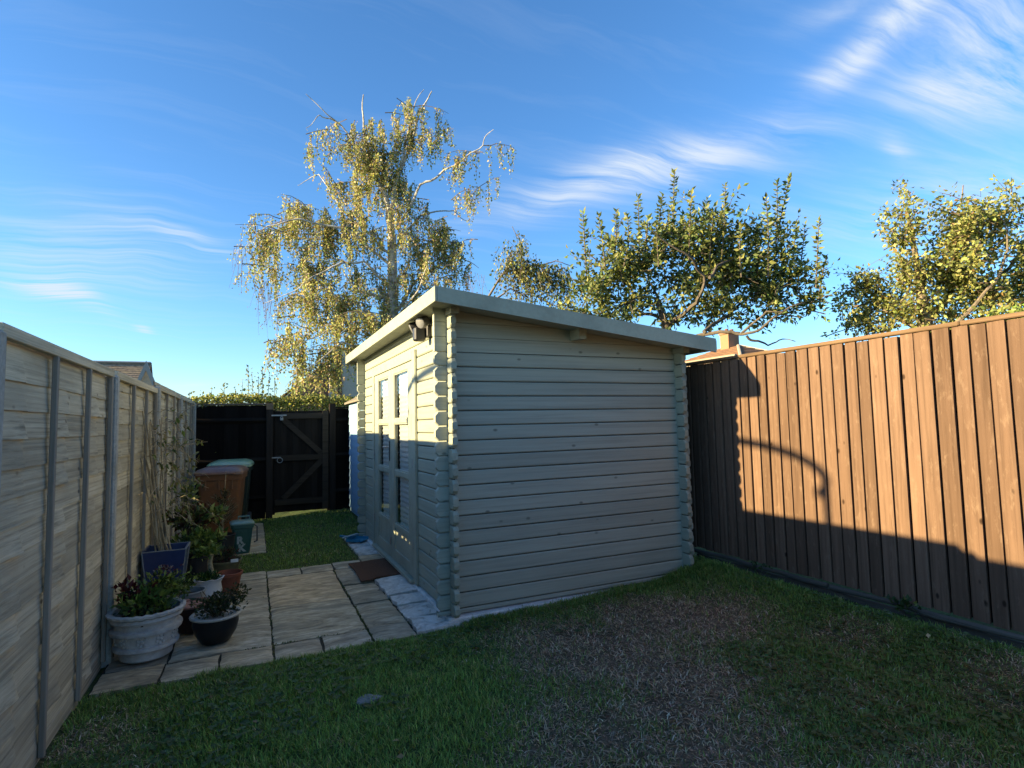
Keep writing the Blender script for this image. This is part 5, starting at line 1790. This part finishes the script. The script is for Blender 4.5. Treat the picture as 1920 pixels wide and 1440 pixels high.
ch_ = MB().box((ax_ - .42, 24.3, az_ - .5), (ax_ + .42, 24.95, az_ + .72), .01).box((ax_ - .48, 24.24, az_ + .72), (ax_ + .48, 25.01, az_ + .86), .01).build('chimney', plain('chimney_brick', (.30, .165, .095), .85, .2, 60, .25, .2), hC)
for dx in (-.2, .2):
    MB().tube([(ax_ + dx, 24.62, az_ + .86), (ax_ + dx, 24.62, az_ + 1.05)], .1, 10).build('chimney_pot', M['terra'], ch_)
for i in (0, 1):
    MB().tube([e[i], r0_], .09, 6).build('hip_tile', plain('pale_hip', (.42, .34, .24), .85), hC)

# trellis beyond the brown fence
ty0, ty1, tz0, tz1, tX = 4.86, 7.6, 1.50, 2.215, 5.1
tl = thing('trellis', 'pale diamond lattice trellis beyond the brown fence by the cabin', 'trellis', (tX, 6.0, 0))
M['lath'] = wood('lattice_lath', (.26, .22, .16), 1, .8)
hgt = tz1 - tz0
for k, y in enumerate(np.arange(ty0 - hgt, ty1, .115)):
    for s_ in (1, -1):
        ya, yb_ = (y, y + hgt) if s_ > 0 else (y + hgt, y)
        za, zb_ = tz0, tz1
        lo_, hi_ = max(ty0, min(ya, yb_)), min(ty1, max(ya, yb_))
        if hi_ - lo_ < .05:
            continue

        def zz(yv):
            return za + (yv - ya) / (yb_ - ya) * (zb_ - za)
        xo = tX + (.004 if s_ > 0 else -.006)
        MB().add([(xo, lo_ - .012, zz(lo_)), (xo, lo_ + .012, zz(lo_)), (xo, hi_ + .012, zz(hi_)), (xo, hi_ - .012, zz(hi_)), (xo + .008, lo_ - .012, zz(lo_)), (xo + .008, lo_ + .012, zz(lo_)), (xo + .008, hi_ + .012, zz(hi_)), (xo + .008, hi_ - .012, zz(hi_))],
                 [(0, 1, 2, 3), (4, 7, 6, 5), (0, 3, 7, 4), (1, 5, 6, 2), (0, 4, 5, 1), (3, 2, 6, 7)]).build('lath', M['lath'], tl)
MB().box((tX - .02, ty0, tz1), (tX + .025, ty1, tz1 + .035), .004).build('top_rail', M['lath'], tl)
for y in (ty0, (ty0 + ty1) / 2, ty1):
    MB().box((tX + .013, y - .035, 0), (tX + .08, y + .035, tz1 + .02), .004).build('post', M['lath'], tl)

# ================================================================== grass
def allowed(x, y):
    ok = (x > -0.87) & (x < 3.93) & (y > 1.0) & (y < 10.42)
    ok &= ~((y > 4.125) & (y < 6.70) & (x < 1.12))
    ok &= ~((x > 1.09) & (x < 1.45) & (y > 4.20) & (y < 8.0))
    ok &= ~((x > 1.34) & (x < 3.78) & (y > 4.19) & (y < 8.02))
    ok &= ~((x > -.345) & (x < .165) & (y > 7.6) & (y < 10.1))
    ok &= ~((x > 1.5) & (y > 8.75))
    return ok


def blades(n, xr, yr, hmul=1.0, wmul=1.0, edge=None):
    x, y = RNG.uniform(*xr, n), RNG.uniform(*yr, n)
    k = allowed(x, y)
    x, y = x[k], y[k]
    d = dryness(x, y)
    k = RNG.random(len(x)) < (1 - 0.58 * d)
    x, y, d = x[k], y[k], d[k]
    n = len(x)
    z = ground_z(x, y) - .004
    is_dry = RNG.random(n) < np.clip(d * 1.05 - .02, 0, .93)
    an = RNG.uniform(0, 2 * math.pi, n)
    clump = fbm(x, y, 7.0)
    h = (.024 + .024 * RNG.random(n)) * (.55 + 1.0 * clump) * hmul
    h = np.where(is_dry, h * 1.1, h)
    lean = np.where(is_dry, .9 + 2.2 * RNG.random(n), .25 + .75 * RNG.random(n))
    hor = np.sin(np.arctan(lean * 1.6)) * h
    ver = np.cos(np.arctan(lean * 1.2)) * h
    dx, dy = np.cos(an), np.sin(an)
    w = (.0016 + .0012 * RNG.random(n)) * wmul * np.where(is_dry, 1.25, 1.0)
    px_, py_ = -dy * w, dx * w
    P = np.stack([x, y, z], -1)
    S = np.stack([px_, py_, px_ * 0], -1)
    m1 = P + np.stack([dx * hor * .35, dy * hor * .35, ver * .62], -1)
    tp = P + np.stack([dx * hor, dy * hor, ver * np.where(is_dry, .75, 1.0)], -1)
    v = np.stack([P - S, P + S, m1 + S * .8, m1 - S * .8, tp], axis=1).reshape(-1, 3)
    i0 = np.arange(n)[:, None] * 5
    f = np.concatenate([i0 + [0, 1, 2], i0 + [0, 2, 3], i0 + [3, 2, 4]], axis=1).ravel()
    g = vary((.175, .275, .055), n, .25, [((.23, .32, .07), .2), ((.36, .31, .12), .08), ((.11, .19, .042), .2)])
    lush = np.exp(-(((x - .55) ** 2 + (y - 3.1) ** 2) / 1.1) ** 2)[:, None]
    g = g * (1 + .35 * lush)
    s_ = vary((.52, .40, .26), n, .30, [((.26, .19, .125), .36), ((.74, .62, .46), .08)])
    c = np.where(is_dry[:, None], s_, g)
    return v, f, c


parts = [blades(200000, (-.87, 3.93), (1.1, 4.3)), blades(26000, (-.87, 1.5), (6.6, 10.42), 1.0, 1.5), blades(9000, (3.6, 3.95), (3.9, 6.0), 1.2, 1.3), blades(9000, (1.3, 3.9), (4.05, 4.2), 1.5, 1.1), blades(6000, (-.3, 1.5), (4.02, 4.14), 1.2, 1.1)]
off, V, Fc, Cc = 0, [], [], []
for v, f, c in parts:
    V.append(v)
    Fc.append(f + off)
    Cc.append(np.repeat(c, 5, axis=0))
    off += len(v)
link('grass', np_mesh('grass', np.concatenate(V), np.concatenate(Fc), 3, np.concatenate(Cc)), M['grass'], kind='stuff', label='short patchy lawn grass, green and dried straw', category='grass')

# clover and other broad-leaved weeds
n = 2600
x, y = RNG.uniform(-.8, 3.9, n * 4), RNG.uniform(1.2, 4.1, n * 4)
wgt = (fbm(x + 3, y, 1.6) - .42) * 3.2 + .8 * (x - 2.4) / 1.6 * (x > 2.4) - dryness(x, y) * .9 + .25 * (x < .8)
k = allowed(x, y) & (RNG.random(n * 4) < np.clip(wgt, 0, .6))
x, y = x[k][:n], y[k][:n]
z = ground_z(x, y)
base = np.stack([x, y, z + RNG.uniform(.012, .032, len(x))], -1)
pl, al, sl_ = [], [], []
for j in range(3):
    an = RNG.uniform(0, .8, len(x)) + j * 2.094
    ax_ = np.stack([np.cos(an), np.sin(an), RNG.uniform(-.1, .35, len(x))], -1)
    pl.append(base)
    al.append(ax_)
    sl_.append(np.stack([-np.sin(an), np.cos(an), RNG.normal(size=len(x)) * .15], -1))
pl, al, sl_ = np.concatenate(pl), np.concatenate(al), np.concatenate(sl_)
n = len(pl)
link('clover', leaves_mesh('clover', pl, al, .022 * (.7 + .7 * RNG.random(n)), vary((.08, .14, .05), n, .25, [((.12, .18, .07), .2)]), .95, .10, sl_), M['leaf'], kind='stuff', label='low clover and weeds growing through the lawn', category='weeds')

# fallen leaves and straw litter
n = 140
x, y = RNG.uniform(-.8, 3.85, n * 2), RNG.uniform(1.4, 4.1, n * 2)
k = allowed(x, y)
x, y = x[k][:n], y[k][:n]
n = len(x)
an = RNG.uniform(0, 6.28, n)
link('fallen_leaves', leaves_mesh('fallen_leaves', np.stack([x, y, ground_z(x, y) + .022], -1), np.stack([np.cos(an), np.sin(an), RNG.normal(size=n) * .3], -1), .028 * (.5 + RNG.random(n)), vary((.34, .26, .13), n, .3, [((.5, .42, .25), .2), ((.2, .12, .07), .3)]), .6, .12, np.stack([-np.sin(an), np.cos(an), RNG.normal(size=n) * .3], -1)), M['leaf'], kind='stuff', label='dry fallen leaves scattered over the lawn', category='leaves')

# moss and weeds in the paving joints
tuft = []
for (x0, x1, y0, y1, cnt) in ((.135, .145, 4.2, 6.6, 260), (.785, .797, 4.15, 6.4, 420), (.14, .79, 4.425, 4.437, 120), (-.19, .14, 4.425, 4.437, 60), (1.095, 1.105, 4.2, 5.7, 200), (.72, .84, 4.10, 4.20, 160), (1.385, 1.40, 4.45, 5.2, 120), (-.5, .14, 5.695, 5.705, 70)):
    xx, yy_ = RNG.uniform(x0, x1, cnt), RNG.uniform(y0, y1, cnt)
    kk = fbm(xx * 3, yy_ * 3, 2.0) > .45
    tuft.append(np.stack([xx[kk], yy_[kk], np.full(kk.sum(), -.018)], -1))
tuft = np.concatenate(tuft)
n = len(tuft)
link('joint_moss', leaves_mesh('joint_moss', tuft, RNG.normal(size=(n, 3)) * .6 + np.array([0, 0, 1.0]), .015 * (.5 + RNG.random(n)), vary((.09, .13, .04), n, .3, [((.16, .15, .07), .2)]), .35), M['leaf'], bed, kind='stuff')

# weeds along the foot of the brown fence
wd = thing('weed_clump', 'small leafy weeds sprouting at the foot of the brown fence', 'weeds', (3.93, 2.45, .15))
foliage(wd, (3.925, 2.42, .24), .03, .10, .05, 60, .035, (.04, .075, .025), [(LIME, .1)], .7)
foliage(wd, (3.93, 3.6, .22), .03, .12, .05, 40, .03, (.04, .07, .025), None, .6)

# flat stone set in the lawn
st_ = MB()
prof = [(.02, -.03), (.066, -.03), (.07, .0), (.06, .006), (.02, .008)]
st_.lathe(prof, (.59, 3.29, float(ground_z(.59, 3.29)) + .012), 16, lambda q_, an: (.012 * math.sin(an * 3 + q_), .002 * math.sin(an * 5)), 1.0, .7)
so = st_.build('flat_stone', plain('grey_stone', (.22, .22, .21), .9, .2, 40, .35, .4), None, True)
so['label'] = 'small flat grey stone set in the green lawn'
so['category'] = 'stone'
